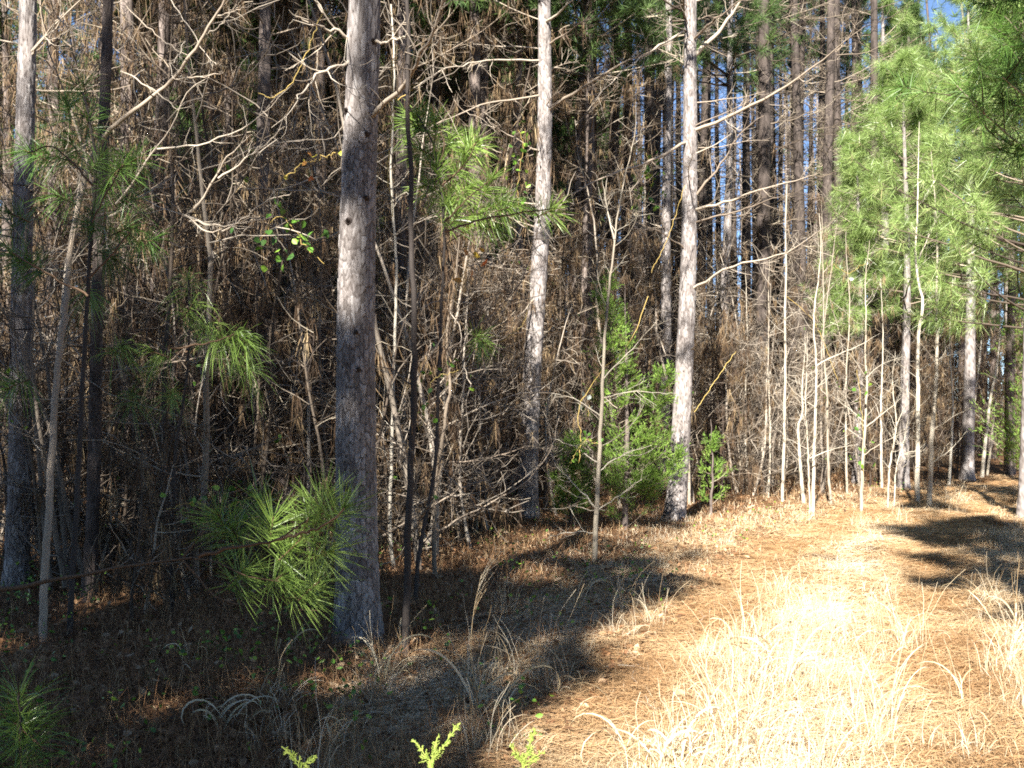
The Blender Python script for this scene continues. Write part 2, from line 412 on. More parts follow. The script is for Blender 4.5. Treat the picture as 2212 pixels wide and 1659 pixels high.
# ---------------------------------------------------------------- the big pines by name
def big_pine(label, ctrl_px, Y, r0, r1, top_z=13.0, limbs=(), deads=10, rad=64, step=.02, seed=0, lo=0., hi=1., crown_R=2.2, z0=7.5, plate=(.035, .10), depth=.011, base_py=None, mat_='bark', dead_z=(2.0, 8.0), group=None, knots=()):
    pts = [W(px, py, Y) for px, py in ctrl_px]
    g = float(gz(np.array([pts[0][0]]), np.array([Y]))[0]); pts[0][2] = g - .06
    loc = (pts[0][0], Y, g)
    d = nz(pts[-1] - pts[-2]); d = nz(d * np.array([.6, .6, 1]))
    topp = pts[-1] + d * max((top_z - pts[-1][2]) / d[2], .5)
    ext = resample(np.array([pts[-1], topp]), 3)[1:]
    t = thing('pine_tree', label, 'pine tree', loc, group)
    full = np.vstack([pts, ext])
    mb = MB(); C, R = bark_trunk(mb, full, r0, .03, rad, step, plate, depth, seed, lo=lo, hi=hi)
    for kz, kx in knots:
        i = np.argmin(np.abs(C[:, 2] - kz)); p = C[i] + np.array([kx, -math.sqrt(max(R[i] ** 2 - kx ** 2, 1e-4)) + .01, 0]); dv = nz(np.array([kx * 4, -1, .15]))
        for rr_, ll in ((.026, .018), (.014, .04)):
            mb.tubes(np.stack([p - dv * .02, p + dv * ll * .6, p + dv * ll])[None], np.array([[rr_ * 1.3, rr_, rr_ * .35]]), 9, [.05])
        mb.x[-1] = np.full_like(mb.x[-1], .8); mb.x[-2] = np.full_like(mb.x[-2], .8)
    mb.build('trunk', M[mat_], t, loc)
    def at_z(z):
        i = np.argmin(np.abs(C[:, 2] - z)); return C[i], R[i]
    for (lp, rad0, dep, tw) in limbs:
        n = len(lp); Ys = [Y - dep * (i / (n - 1)) for i in range(n)]
        P = np.array([W(px, py, yy) for (px, py), yy in zip(lp, Ys)])
        c0, _ = at_z(P[0][2]); P[0] = c0 + (P[0] - c0) * .25
        b = MB(); limb(b, P, rad0, .004, 16, tw, .5, .010, .10, 7, .005, 3)
        b.build('branch', M['dead'], t, loc)
    if deads:
        for z in rng.uniform(dead_z[0], dead_z[1], deads):
            b = MB(); c0, rr = at_z(z); az = rng.uniform(0, 2 * np.pi); ln = rng.uniform(.3, 1.6)
            dv = np.array([math.cos(az), math.sin(az), rng.uniform(-.1, .5)])
            P = grow(c0[None] , dv[None], ln, 5, .1, .06)[0]
            limb(b, P, .011, .003, 8, int(4 + 5 * ln), .35, .004, .1, 5, .004, 2)
            b.build('branch', M['dead'], t, loc)
    nb_, wb_ = MB(), MB()
    pine_crown(nb_, wb_, C[0], C[-1], z0, crown_R, 64, 8, 26, .22, .010)
    cr = nb_.build('crown', M['needle_shaded'], t, loc); wb_.build('bough', M['twig'], cr)
    bpy.data.objects[wb_ and cr.children[0].name].location = (-loc[0], -loc[1], -loc[2])
    return t, C, R

T_A, C_A, R_A = big_pine('thick grey pine with flaking plated bark standing nearest, at the shaded edge of the wood',
    [(772, 1395), (768, 1200), (768, 1000), (772, 700), (780, 400), (789, 0)], 7.67, .148, .118, 13.5,
    [([(801, 270), (839, 212), (893, 150), (924, 102), (962, 0), (985, -120)], .020, 1.2, 16), ([(815, 96), (850, 85), (887, 75)], .012, .4, 3),
     ([(743, 82), (702, 61), (640, 40)], .014, .3, 6), ([(736, 126), (690, 160), (640, 215)], .013, .5, 6)],
    4, 176, .010, 1, plate=(.040, .085), depth=.012, dead_z=(4.6, 8), knots=[(2.18, .02), (1.93, .03), (3.55, .05), (3.1, .06), (2.95, -.05), (1.1, -.04), (3.72, -.09), (4.2, .07)])
T_B, C_B, R_B = big_pine('slim pine with slightly bent pale trunk, between the big plated pine and the cedar',
    [(1138, 1135), (1143, 950), (1158, 700), (1170, 480), (1176, 200), (1177, 0)], 16.1, .150, .120, 15,
    [([(1198, 239), (1221, 212), (1283, 174), (1345, 137), (1454, 89)], .030, 1.5, 16), ([(1180, 48), (1208, 27), (1260, -30)], .026, 1, 6),
     ([(1157, 205), (1037, 229), (941, 270), (880, 300)], .016, 2.2, 16), ([(1155, 130), (1037, 133), (960, 150), (890, 190)], .016, 2.0, 16),
     ([(1160, 330), (1080, 280), (1040, 240)], .014, 1, 9), ([(1185, 100), (1240, 60), (1290, 20)], .016, 1, 8), ([(1150, 640), (1080, 720), (1010, 735)], .014, 2.0, 12)],
    12, 72, .022, 2, plate=(.04, .10), dead_z=(3, 9))
T_C, C_C, R_C = big_pine('sunlit pine leaning behind the green cedar, long bare limbs reaching over the path',
    [(1455, 1128), (1468, 1000), (1480, 760), (1487, 500), (1491, 250), (1493, 0)], 16.6, .150, .118, 15,
    [([(1510, 456), (1580, 432), (1645, 409), (1762, 376)], .026, 1.6, 14), ([(1513, 482), (1610, 450), (1707, 416)], .016, 1.8, 9),
     ([(1506, 285), (1638, 223), (1769, 135), (1868, 55)], .030, 2.5, 20), ([(1510, 124), (1561, 58), (1600, 0), (1640, -70)], .038, .6, 8),
     ([(1503, 431), (1561, 350), (1594, 292), (1650, 250)], .022, .8, 9), ([(1477, 307), (1404, 347), (1304, 383), (1215, 431)], .024, 2.6, 15),
     ([(1502, 628), (1586, 576), (1707, 540), (1805, 470)], .022, 2.4, 14), ([(1490, 770), (1506, 740), (1522, 722)], .020, .4, 0),
     ([(1478, 60), (1404, 113), (1340, 160), (1280, 220)], .020, 2.0, 14), ([(1500, 90), (1560, 30), (1650, -40)], .02, 1.5, 10),
     ([(1480, 540), (1420, 500), (1370, 495)], .014, 1, 7)],
    14, 72, .022, 3, plate=(.04, .10), dead_z=(4, 9))
big_pine('pale thin pine trunk close beside and behind the bent slim pine', [(1126, 1085), (1124, 700), (1116, 400), (1120, 150), (1122, 0)], 20.2, .10, .085, 14,
    [([(1128, 200), (1090, 130), (1060, 90)], .016, 1, 8)], 12, 40, .03, 4, z0=8.5)
big_pine('narrow sunlit pine trunk half hidden behind the leaning sunlit pine', [(1432, 1060), (1437, 800), (1440, 500), (1442, 200), (1445, 0)], 22, .12, .10, 15, [], 14, 40, .03, 5, z0=9)
big_pine('pine trunk with one dark flank, standing behind the long bare limbs', [(1548, 1040), (1556, 850), (1566, 650), (1574, 400), (1578, 100), (1580, 0)], 25, .13, .11, 14, [], 16, 40, .03, 6, z0=9)
T_E, C_E, R_E = big_pine('pale pine trunk at the far edge of the dark brush, lit only near the top', [(30, 1290), (40, 1000), (48, 700), (55, 400), (60, 0)], 9.7, .098, .085, 13,
    [([(70, 130), (110, 60), (150, 10)], .012, .5, 8)], 8, 72, .016, 7, dead_z=(3, 7))
big_pine('dark bluish pine trunk rising from the shaded brush', [(188, 1330), (200, 1100), (208, 900), (216, 600), (224, 300), (230, 0)], 9.0, .052, .018, 8.5, [], 10, 48, .02, 8, lo=0, hi=.5, dead_z=(1.5, 6), z0=7.2, crown_R=1.2, mat_='bark_far')

# ---------------------------------------------------------------- pines deep in the wood
def far_pine_proto(h, r, z0, crR, nd, dense=1.0, hn=6, hi=.85):
    t = thing('pine_tree', 'straight dark pine with dead side limbs, one of many deep in the wood', 'pine tree', (0, 0, 0), 'pines deep in the wood')
    mb = MB(); C, R = bark_trunk(mb, [(0, 0, -.1), (.05, .03, h * .5), (0, 0, h)], r, .03, 20, .07, (.05, .16), .012, rng.integers(100), lo=0, hi=hi)
    mb.build('trunk', M['bark_far'], t)
    b = MB(); hb = MB()
    for z in rng.uniform(.8, z0 + 1.0, nd):
        i = np.argmin(np.abs(C[:, 2] - z)); az = rng.uniform(0, 2 * np.pi); ln = rng.uniform(.6, 2.4)
        P = grow(C[i][None], np.array([[math.cos(az), math.sin(az), rng.uniform(.0, .5)]]), ln, 6, .1, .05)[0]
        limb(b, P, .014, .004, 8, int(5 + 5 * ln), .55, .01, .06, 4, .006, 2, hang_n=hn, mb_h=hb)
    b.build('dead_crown', M['twig'], t); hb.n and hb.build('dead_foliage', M['straw'], t)
    nb_, wb_ = MB(), MB(); pine_crown(nb_, wb_, C[0], C[-1], z0, crR, int(80 * dense), 9, 22, .26, .016)
    cr = nb_.build('crown', M['needle_shaded'], t); wb_.build('bough', M['twig'], cr)
    return t

def dup3(root, *a, **k):
    r = dup(root, *a, **k)
    for ch in r.children:
        src = [c for c in root.children if c.data == ch.data][0]
        for g in src.children:
            d = g.copy(); COL.objects.link(d); d.parent = ch
    return r
protos = [far_pine_proto(14, .14, 8.5, 2.4, 54, 1.0, 5), far_pine_proto(15, .17, 9.5, 2.6, 60, 1.0, 6), far_pine_proto(12, .12, 3.8, 2.0, 34), far_pine_proto(14, .14, 5.5, 2.3, 36), far_pine_proto(23, .19, 17, 2.3, 95, .8, 0, .3)]  # last prototype: trunk tint darkened to stand in for shade
used = [False] * 5
def put_far(x, y, k=None, s=1.0):
    k = int(rng.integers(4)) if k is None else k
    a = ((x, y, float(gz(np.array([x]), np.array([y]))[0])), rng.uniform(0, 6.28), (s, s, s * rng.uniform(.9, 1.1)), (rng.normal() * .012, rng.normal() * .012))
    if not used[k]: used[k] = True; place(protos[k], *a)
    else: dup3(protos[k], *a)
EDGE = np.array([(-60, 6.5), (-4, 7.0), (-1.4, 8.4), (0, 13.8), (2.8, 17.5), (5.2, 21), (8.5, 24.5), (13, 30.5), (24, 40), (60, 60)], float)
def in_wood(x, y, m=0.0): return y > np.interp(x, EDGE[:, 0], EDGE[:, 1]) + m
fixed = [(660, 18, 1), (480, 17, 2), (330, 15, 0), (1648, 25, 4), (1425, 29, 4), (1458, 35, 4), (1398, 30, 4), (1474, 42, 4), (1436, 46, 4), (1520, 45, 4), (1590, 34, 4), (1540, 40, 4), (1505, 31, 4), (1412, 36, 4), (1345, 32, 4), (1385, 44, 4), (1628, 42, 4), (1560, 47, 4), (1690, 44, 4), (1722, 36, 4), (1765, 33, 4), (1790, 41, 4), (1812, 30, 4), (1835, 46, 4), (1848, 35, 4), (1868, 40, 4), (1755, 48, 4), (1660, 48, 4), (1310, 27, 4), (1362, 25, 4), (1892, 30, 4), (1742, 27, 4), (1706, 31, 4), (1672, 31, 4), (1610, 29, 4), (1275, 24, 4), (1180, 30, 3), (1010, 22, 2), 
         (2080, 34, 0), (2180, 30, 1), (1960, 33, 3), (930, 27, 0), (850, 20, 2), (600, 25, 3), (410, 22, 1), (220, 20, 1), (120, 17, 0), (560, 14.5, 0), (280, 15, 1), (700, 16, 1), (860, 15.5, 0), (1040, 17.5, 1), (950, 20, 1), (1260, 19.5, 0), (1090, 24, 1), (1225, 23, 1), (470, 21, 1), (380, 18, 0), (1935, 36, 2), (1960, 32, 2), (1780, 29, 4)]
for px, Y, k in fixed: put_far((px - CX) / F * Y, Y, k, .85 + .15 * rng.random())
cnt = 0
while cnt < 84:
    Y = rng.uniform(19, 50); px = rng.uniform(-150, 2400); x = (px - CX) / F * Y
    if 1325 < px < 1880: continue
    if not in_wood(x, Y, 4): continue
    put_far(x, Y, int(rng.choice([0, 1, 1, 3] if px < 1340 else [2, 3, 2, 1]))); cnt += 1

# ---------------------------------------------------------------- brush: bare shrubs hung with straw
def shrub_proto(h, nb, twn, hn, spread, mat_='twig', lean=.08, stems=1, wid=.0055, green=0, tr=.0050):
    label_ = 'leafless brown shrub hung with fallen pine straw in the tangled brush' if hn else 'leafless pale branched shrub in the tangled brush'
    t = thing('bare_shrub', label_, 'shrub', (0, 0, 0), 'leafless shrubs filling the wood edge')
    b, hb = MB(), MB()
    for s in range(stems):
        P = grow(np.array([[rng.normal() * .12 * (stems > 1), rng.normal() * .12 * (stems > 1), -.05]]), np.array([[rng.normal() * lean, rng.normal() * lean, 1]]), h * rng.uniform(.75, 1), 12, .07, .02)
        b.tubes(P, taper(.012 + .0035 * h, .004, 12)[None], 6)
        S, T, u = along(P, nb // stems, .06, 1)
        ln = spread * rng.uniform(.35, 1.2, len(S)) * (1.1 - .5 * u)
        Q = grow(S, side_dirs(T, .8, 1.6), ln, 7, .16, .05)
        b.tubes(Q, .006 * np.linspace(1, .4, 7)[None].repeat(len(Q), 0), 4)
        S2, T2, u2 = along(Q, twn, .15, 1)
        Q2 = grow(S2, side_dirs(T2, .5, 1.3), rng.uniform(.12, .5, len(S2)), 5, .2, .04)
        b.tubes(Q2, tr * np.linspace(1, .5, 5)[None].repeat(len(Q2), 0), 3)
        C, _, _ = along(np.concatenate([Q2]), 1, .1, .9); C2, _, _ = along(Q, 3, .2, 1)
        Cc = np.concatenate([C, C2]); Cc = Cc[rng.random(len(Cc)) < .34]
        if hn: hang(hb, Cc, hn, .24, wid)
    b.build('stem', M[mat_], t)
    if hn: hb.build('dead_foliage', M['straw'], t)
    if green:
        C, _, _ = along(Q2, 1, .3, 1); C = C[rng.random(len(C)) < green]; C = np.repeat(C, 3, 0) + rng.normal(size=(len(C) * 3, 3)) * .05
        l = MB(); l.leaves(C, nz(rng.normal(size=C.shape) - [0, 0, .4]), rng.uniform(.03, .07, len(C)), rng.uniform(.02, .05, len(C))); l.build('foliage', M['leaf'], t)
    return t
sp = [shrub_proto(3.2, 24, 4, 9, .9), shrub_proto(4.4, 30, 4, 10, 1.0), shrub_proto(2.2, 22, 4, 10, .8, stems=2), shrub_proto(5.2, 32, 4, 9, 1.1), shrub_proto(1.4, 26, 5, 8, .55, stems=3), shrub_proto(3.8, 28, 4, 13, .8),
      shrub_proto(4.6, 26, 7, 0, 1.5, 'greyed', .16, 1, green=.0), shrub_proto(3.2, 24, 8, 0, 1.3, 'greyed', .2, 2, green=.06), shrub_proto(5.6, 28, 7, 0, 1.4, 'greyed', .1, 1, green=.05)]
sused = [False] * len(sp)
def put_shrub(x, y, k, s=1.0):
    a = ((x, y, float(gz(np.array([x]), np.array([y]))[0])), rng.uniform(0, 6.28), (s, s, s * rng.uniform(.85, 1.2)), (rng.normal() * .06, rng.normal() * .06))
    if not sused[k]: sused[k] = True; place(sp[k], *a)
    else: dup(sp[k], *a)
def scatter(n, y0, y1, x0, x1, kinds, m=.3, smin=.8, smax=1.25, excl=None):
    c = 0; tries = 0
    while c < n and tries < 20000:
        tries += 1
        Y = rng.uniform(y0, y1); px = rng.uniform(x0, x1); x = (px - CX) / F * Y
        if not in_wood(x, Y, m): continue
        if excl and excl(px, Y): continue
        if 1085 < px < 1215 and Y < 16.6: continue
        if 1435 < px < 1520 and Y < 17: continue
        if rng.random() < .22: c += 1; continue
        put_shrub(x, Y, int(rng.choice(kinds)), rng.uniform(smin, smax)); c += 1
scatter(34, 9.6, 15, -60, 760, [0, 1, 2, 3, 5], .8)
scatter(26, 10.5, 17, 800, 1150, [0, 1, 2, 5], .9)
scatter(34, 15, 24, 0, 1500, [0, 1, 3, 5], 1.0)
scatter(34, 19, 27, 1480, 2260, [0, 1, 2, 5], .8, excl=lambda px, Y: px < 1700 and rng.random() < .3)
scatter(40, 23, 34, 1150, 2280, [0, 1, 2, 5], .8)
scatter(30, 24, 36, 0, 1300, [1, 3, 5], .8)
scatter(22, 7.6, 22, 100, 2150, [4], .0, .7, 1.1)
scatter(14, 9.2, 13, -60, 720, [6, 7, 8], .5)
scatter(26, 10.5, 17, 800, 1300, [6, 7, 8], .7)
scatter(12, 15, 24, 100, 1450, [6, 8], .7)
scatter(26, 18, 26, 1450, 2260, [6, 7, 8], .5)
scatter(34, 21, 32, 1500, 2280, [0, 2, 5], .6, .8, 1.15)
scatter(40, 27, 38, 1820, 2330, [0, 1, 5], .6, .9, 1.3)
scatter(14, 21, 30, 1320, 1500, [1, 3], .6, 1.2, 1.6)
scatter(10, 28, 40, 1320, 1700, [3], .6, 1.4, 1.9)
scatter(26, 12, 18, -60, 740, [3, 1], 1.2, 1.1, 1.5)
scatter(22, 15, 22, 780, 1330, [3, 1], 1.2, 1.1, 1.5)

# ---------------------------------------------------------------- far wood as one mass
def far_wood():
    tr, fo = MB(), MB()
    n = 420
    az = rng.uniform(-.75, .95, n); dist = rng.uniform(52, 85, n); x = dist * np.sin(az); y = dist * np.cos(az)
    h = rng.uniform(19, 29, n)
    px = CX + F * x / y
    gap = (px > 1330) & (px < 1670)
    h = np.where(gap, rng.uniform(13, 24, n), h)
    base = np.stack([x, y, np.zeros(n)], -1)
    P = grow(base, np.tile([[0, 0, 1.]], (n, 1)), h, 6, .02, .05)
    tr.tubes(P, rng.uniform(.1, .2, n)[:, None] * np.linspace(1, .3, 6)[None], 5)
    g2 = np.repeat((px > 1325) & (px < 1870), 60); C, _, u = along(P, 60, .12, 1)
    rad = 2.6 * (1.15 - u); C = C + rng.normal(size=C.shape) * rad[:, None] * np.array([.55, .55, .3])
    kp = (~g2) | (rng.random(len(C)) < .16); C = C[kp]
    tufts(fo, C, nz(rng.normal(size=C.shape) + np.array([0, 0, .6])), 9, .55, .05, 1)
    gi = np.where((px > 1325) & (px < 1870))[0]; S2, T2, _ = along(P[gi], 40, .12, 1); Q = grow(S2, side_dirs(T2, .7, 1.4), rng.uniform(.6, 2.4, len(S2)), 6, .2, .05); tr.tubes(Q, .022 * np.linspace(1, .4, 6)[None].repeat(len(Q), 0), 3)
    S = np.stack([rng.uniform(-45, 75, 9000), rng.uniform(40, 62, 9000)], -1); S = S[in_wood(S[:, 0], S[:, 1], 6)]
    B = np.column_stack([S, np.zeros(len(S))])
    Q = grow(B, rng.normal(size=B.shape) * .3 + np.array([0, 0, 1.]), rng.uniform(1.5, 5, len(B)), 5, .2, .02)
    tr.tubes(Q, .014 * np.linspace(1, .4, 5)[None].repeat(len(Q), 0), 3)
    hb = MB(); C, _, _ = along(Q, 3, .2, 1); hang(hb, C + rng.normal(size=C.shape) * .25, 4, .5, .02)
    o = tr.build('distant_wood', M['bark_far']); tag(o, 'dim mass of distant pines and brush closing off the wood', 'woodland', kind='stuff')
    f = fo.build('foliage', M['needle_shaded'], o); tag(f, kind='stuff')
    g = hb.build('straw', M['straw'], o); tag(g, kind='stuff')
far_wood()

# ---------------------------------------------------------------- saplings along the edge of the wood
def sapling(label, ctrl_px, r0, r1, limbs=(), nb=8, bl=.6, mat_='white', Y=None, group=None, name='bare_sapling', twn=4, hn=0, dep=.2, bt=(.25, .97), ang=(.6, 1.15), up=.07, branch_mat=None):
    g = ground_at(*ctrl_px[0]) if Y is None else None
    Y = g[1] if Y is None else Y
    pts = np.array([W(px, py, Y) for px, py in ctrl_px]); pts[:, 1] += np.linspace(0, 1, len(pts)) * rng.uniform(-dep, dep)
    gr = float(gz(pts[:1, 0], pts[:1, 1])[0]); pts[0, 2] = gr - .04; loc = (pts[0][0], pts[0][1], gr)
    t = thing(name, label, 'sapling', loc, group)
    b = MB(); P = resample(pts, 40, .004); P[1:] += (.018 * np.sin(np.linspace(0, 9, 40)[:, None] * rng.uniform(.7, 1.5, 3) + rng.uniform(0, 6, 3)) * [1, 1, 0] * np.linspace(0, 1.4, 40)[:, None])[1:]; b.tubes(P[None], taper(r0, r1, 40)[None], 9, [rng.uniform(.4, .9)]); b.build('trunk', M[mat_], t, loc)
    c = MB(); hb = MB()
    for lp, rr in limbs:
        yy = Y + rng.uniform(-.5, .3)
        Q = np.array([W(px, py, Y + (yy - Y) * i / (len(lp) - 1)) for i, (px, py) in enumerate(lp)])
        limb(c, Q, rr, .002, 10, 7, .3, .006, .06, 5, .003, 2, tint=.7)
    if nb:
        S, T, u = along(P[None], nb, *bt)
        ln = bl * rng.uniform(.3, 1.2, nb) * (1.1 - .6 * u)
        Q = grow(S, side_dirs(T, *ang), ln, 8, .13, up)
        c.tubes(Q, (np.minimum(.0055, r0 * .4) * (1.1 - .6 * u))[:, None] * np.linspace(1, .35, 8)[None], 4, rng.uniform(.4, 1, nb))
        S2, T2, _ = along(Q, twn, .2, 1)
        Q2 = grow(S2, side_dirs(T2, .4, 1.1), np.repeat(ln, twn) * rng.uniform(.2, .5, nb * twn), 5, .16, up)
        c.tubes(Q2, .0022 * np.linspace(1, .5, 5)[None].repeat(len(Q2), 0), 3)
        if hn: C, _, _ = along(Q2, 1); hang(hb, C, hn)
    if c.n: c.build('crown', M[branch_mat or ('twig' if mat_ == 'darkstem' else mat_)], t, loc)
    if hb.n: hb.build('dead_foliage', M['straw'], t, loc)
    return t

sapling('pale bare sapling with forked top standing in the sunlit grass in front of the cedar', [(1283, 1215), (1290, 1050), (1301, 850), (1311, 700), (1325, 560), (1330, 490), (1345, 390), (1366, 290), (1370, 220)], .030, .0015,
    [([(1287, 1105), (1330, 1075), (1385, 1035)], .010), ([(1285, 1095), (1240, 1045), (1195, 1000)], .011), ([(1292, 1000), (1235, 960), (1180, 945)], .008), ([(1300, 860), (1370, 845), (1440, 850)], .008),
     ([(1303, 820), (1350, 770), (1420, 690)], .008), ([(1298, 900), (1240, 860), (1190, 850)], .008), ([(1327, 520), (1310, 440), (1302, 380)], .012), ([(1290, 1020), (1340, 985), (1410, 960)], .008), ([(1286, 1150), (1230, 1150), (1180, 1165)], .006)],
    16, .7, 'white')
sapling('dark wavy hardwood stem just beside the big plated pine', [(876, 1422), (880, 1300), (885, 1100), (893, 950), (897, 800), (893, 660), (884, 520), (886, 400), (880, 250), (890, 60), (886, -60)], .026, .012,
    [([(897, 840), (850, 800), (805, 790)], .008), ([(893, 660), (915, 620), (945, 600)], .014), ([(888, 1150), (930, 1090), (985, 1060)], .008)], 16, .9, 'darkstem', twn=5)
sapling('thin pale stem behind the dark wavy hardwood stem', [(852, 1330), (843, 1150), (847, 900), (850, 700), (856, 560), (846, 380), (845, 200), (840, 0)], .020, .008, (), 18, .8, 'white', Y=11, hn=3)
sapling('whitish crooked stem wound with dead straw, right of the two dark stems', [(940, 1275), (937, 1150), (945, 1020), (965, 900), (975, 830), (965, 760), (968, 680), (985, 560), (992, 460), (1000, 330)], .024, .004, (), 16, .7, 'twig', Y=10.4, hn=8)
sapling('thin grey stem rising beside the twin white trunks, topped by pine sprays', [(1690, 1076), (1693, 940), (1697, 800), (1694, 660), (1697, 576), (1700, 380)], .030, .012, (), 14, .8, 'white', Y=20, hn=3)
R_s = [
 ('slender S bent pale sapling with one long side limb', [(1756, 1106), (1760, 905), (1764, 777), (1760, 686), (1770, 560), (1768, 460)], .040, [([(1764, 790), (1800, 770), (1853, 748), (1900, 720)], .016), ([(1762, 880), (1720, 850), (1690, 810)], .008)]),
 ('thin pale sapling touching the foot of the S bent sapling', [(1749, 1109), (1747, 1020), (1742, 938), (1735, 860), (1741, 720)], .024, [([(1748, 990), (1800, 970), (1850, 960)], .012)]),
 ('pale sapling with pairs of upturned side limbs, alone in the sunlit grass', [(1860, 1103), (1864, 980), (1871, 850), (1869, 759), (1872, 680), (1868, 600), (1874, 520)], .040, [([(1868, 925), (1910, 890), (1960, 850)], .014), ([(1867, 910), (1830, 880), (1790, 850)], .010), ([(1870, 820), (1900, 790), (1950, 770)], .010), ([(1870, 815), (1840, 770), (1800, 720)], .012), ([(1864, 985), (1900, 960), (1960, 930)], .010)]),
 ('thin leaning white sapling between the lone pale sapling and the twin white trunks', [(1917, 1098), (1921, 1010), (1932, 920), (1925, 840), (1930, 760)], .026, [([(1931, 930), (1950, 890), (1965, 840)], .010)]),
 ('forked thin white sapling arching at its top, beside the twin white trunks', [(1931, 1090), (1936, 1020), (1945, 985), (1955, 950), (1962, 900), (1966, 820)], .022, [([(1945, 985), (1970, 975), (2020, 975)], .009)]),
 ('kinked one of the twin thick white trunks by the path', [(1981, 1087), (1983, 960), (1985, 868), (1987, 722), (1995, 655), (1984, 606), (1980, 540), (1990, 400), (1992, 260)], .062, [([(1986, 800), (2040, 770), (2090, 760)], .012), ([(1985, 560), (2020, 480), (2050, 440)], .014)]),
 ('straighter one of the twin thick white trunks by the path', [(2006, 1095), (2012, 960), (2018, 868), (2021, 759), (2020, 631), (2022, 500), (2010, 330)], .062, [([(2014, 930), (2060, 900), (2100, 880)], .010), ([(2021, 700), (2080, 640), (2150, 560)], .014), ([(2010, 1000), (2050, 975), (2090, 930)], .010)]),
 ('short crooked sapling with a bulging bend behind the pale stems', [(1737, 1090), (1730, 1010), (1726, 925), (1738, 890), (1740, 800), (1742, 720)], .05, []),
]
for i, (lb, pts, r, lm) in enumerate(R_s): sapling(lb, pts, r * .8, .004, lm, 22, .75, 'white', twn=6)
for i, (pts, r, Y) in enumerate([([(1795, 1102), (1790, 1000), (1788, 860), (1782, 760), (1786, 600), (1780, 420)], .03, 19.5), ([(1660, 1085), (1664, 900), (1660, 700), (1668, 560)], .025, 21),
     ([(2090, 1022), (2097, 930), (2108, 840), (2120, 700), (2118, 560)], .05, 31), ([(2121, 1033), (2125, 970), (2135, 870), (2152, 759), (2150, 600)], .06, 28.5), ([(2132, 1030), (2142, 950), (2150, 880), (2160, 700)], .04, 29),
     ([(1905, 1070), (1902, 900), (1908, 760), (1900, 600)], .035, 24), ([(1960, 1060), (1962, 900), (1958, 740), (1966, 560)], .04, 25), ([(2050, 1050), (2056, 900), (2050, 760), (2060, 600)], .04, 26), ([(1830, 1080), (1826, 900), (1832, 700), (1828, 500)], .03, 23),
     ([(1615, 1080), (1610, 900), (1618, 740), (1612, 560)], .03, 22), ([(1395, 1100), (1392, 900), (1402, 700), (1396, 480)], .03, 19), ([(1245, 1110), (1240, 900), (1252, 700), (1246, 560)], .028, 18.5), ([(1068, 1150), (1075, 980), (1062, 760), (1070, 520)], .026, 15),
     ([(1010, 1180), (1004, 1000), (1016, 800), (1008, 560)], .022, 14), ([(700, 1250), (706, 1000), (694, 700), (702, 400)], .024, 12), ([(560, 1280), (552, 1000), (566, 760), (556, 420)], .022, 12), ([(420, 1260), (414, 900), (428, 600), (420, 300)], .026, 12.5), ([(290, 1290), (296, 1000), (284, 700), (300, 420)], .022, 11)]):
    sapling('thin bare stem among the brown tangle at the edge of the wood', pts, r * .9, .004, (), 14, .8, 'white' if pts[0][0] > 1600 else 'twig', Y=Y, group='thin stems in the brown tangle', twn=5, hn=4)

# bare tree with leaning limbs, upper left
def bare_tree():
    pts_px = [(94, 1411), (95, 1270), (106, 1095), (118, 882), (131, 745), (144, 642), (152, 540), (180, 400), (215, 310), (253, 267), (294, 236), (345, 198), (379, 164), (407, 126), (441, 75), (468, 31), (490, -10), (520, -80)]
    Y0 = 7.43; n = len(pts_px); Ys = Y0 + np.concatenate([np.linspace(0, .3, 8), np.linspace(.3, -.3, n - 8)])
    pts = np.array([W(px, py, y) for (px, py), y in zip(pts_px, Ys)]); pts[0, 2] = -.02; loc = tuple(pts[0])
    t = thing('bare_tree', 'reddish thin tree whose sunlit bare tan limbs lean up across the dark brush', 'tree', loc)
    b = MB(); P = resample(pts, 90, .003); b.tubes(P[None], np.interp(np.linspace(0, 1, 90), [0, .4, .62, 1], [.028, .021, .019, .006])[None], 10, [.55]); b.build('trunk', M['dead'], t, loc)
    L = [([(379, 171), (427, 167), (482, 157)], .008), ([(260, 154), (342, 202), (383, 239)], .007), ([(273, 14), (328, 68), (407, 122)], .006), ([(468, 34), (510, 22), (554, 7)], .007), ([(441, 75), (470, 62), (495, 30), (492, 0)], .006),
         ([(250, 441), (297, 383), (328, 328), (362, 290), (385, 245), (407, 195), (444, 171)], .011), ([(340, 322), (385, 320), (427, 314), (496, 290), (564, 250), (622, 191)], .010), ([(420, 451), (455, 403), (482, 352), (523, 304), (535, 270)], .012), ([(472, 385), (526, 349), (581, 304), (612, 273)], .011),
         ([(410, 478), (470, 486), (533, 495)], .010), ([(480, 500), (530, 470), (581, 431), (625, 420)], .011), ([(400, 465), (450, 500), (520, 480), (590, 470)], .009), ([(370, 0), (440, 110), (560, 170)][:2] + [(470, 140)], .005), ([(125, 35), (150, 58), (205, 75)], .006), ([(140, 148), (175, 150), (212, 158)], .006), ([(400, 90), (385, 120), (368, 140), (375, 170)], .006)]
    for lp, r in L:
        c = MB(); n = len(lp); Q = np.array([W(px, py, 7.55 - .35 * i / n) for i, (px, py) in enumerate(lp)])
        limb(c, Q, r * .78, .002, 14, 8, .18, .005, .05, 6, .0028, 1, tint=rng.uniform(.55, 1), ang=(.5, 1.3)); c.build('branch', M['dead'], t, loc)
bare_tree()

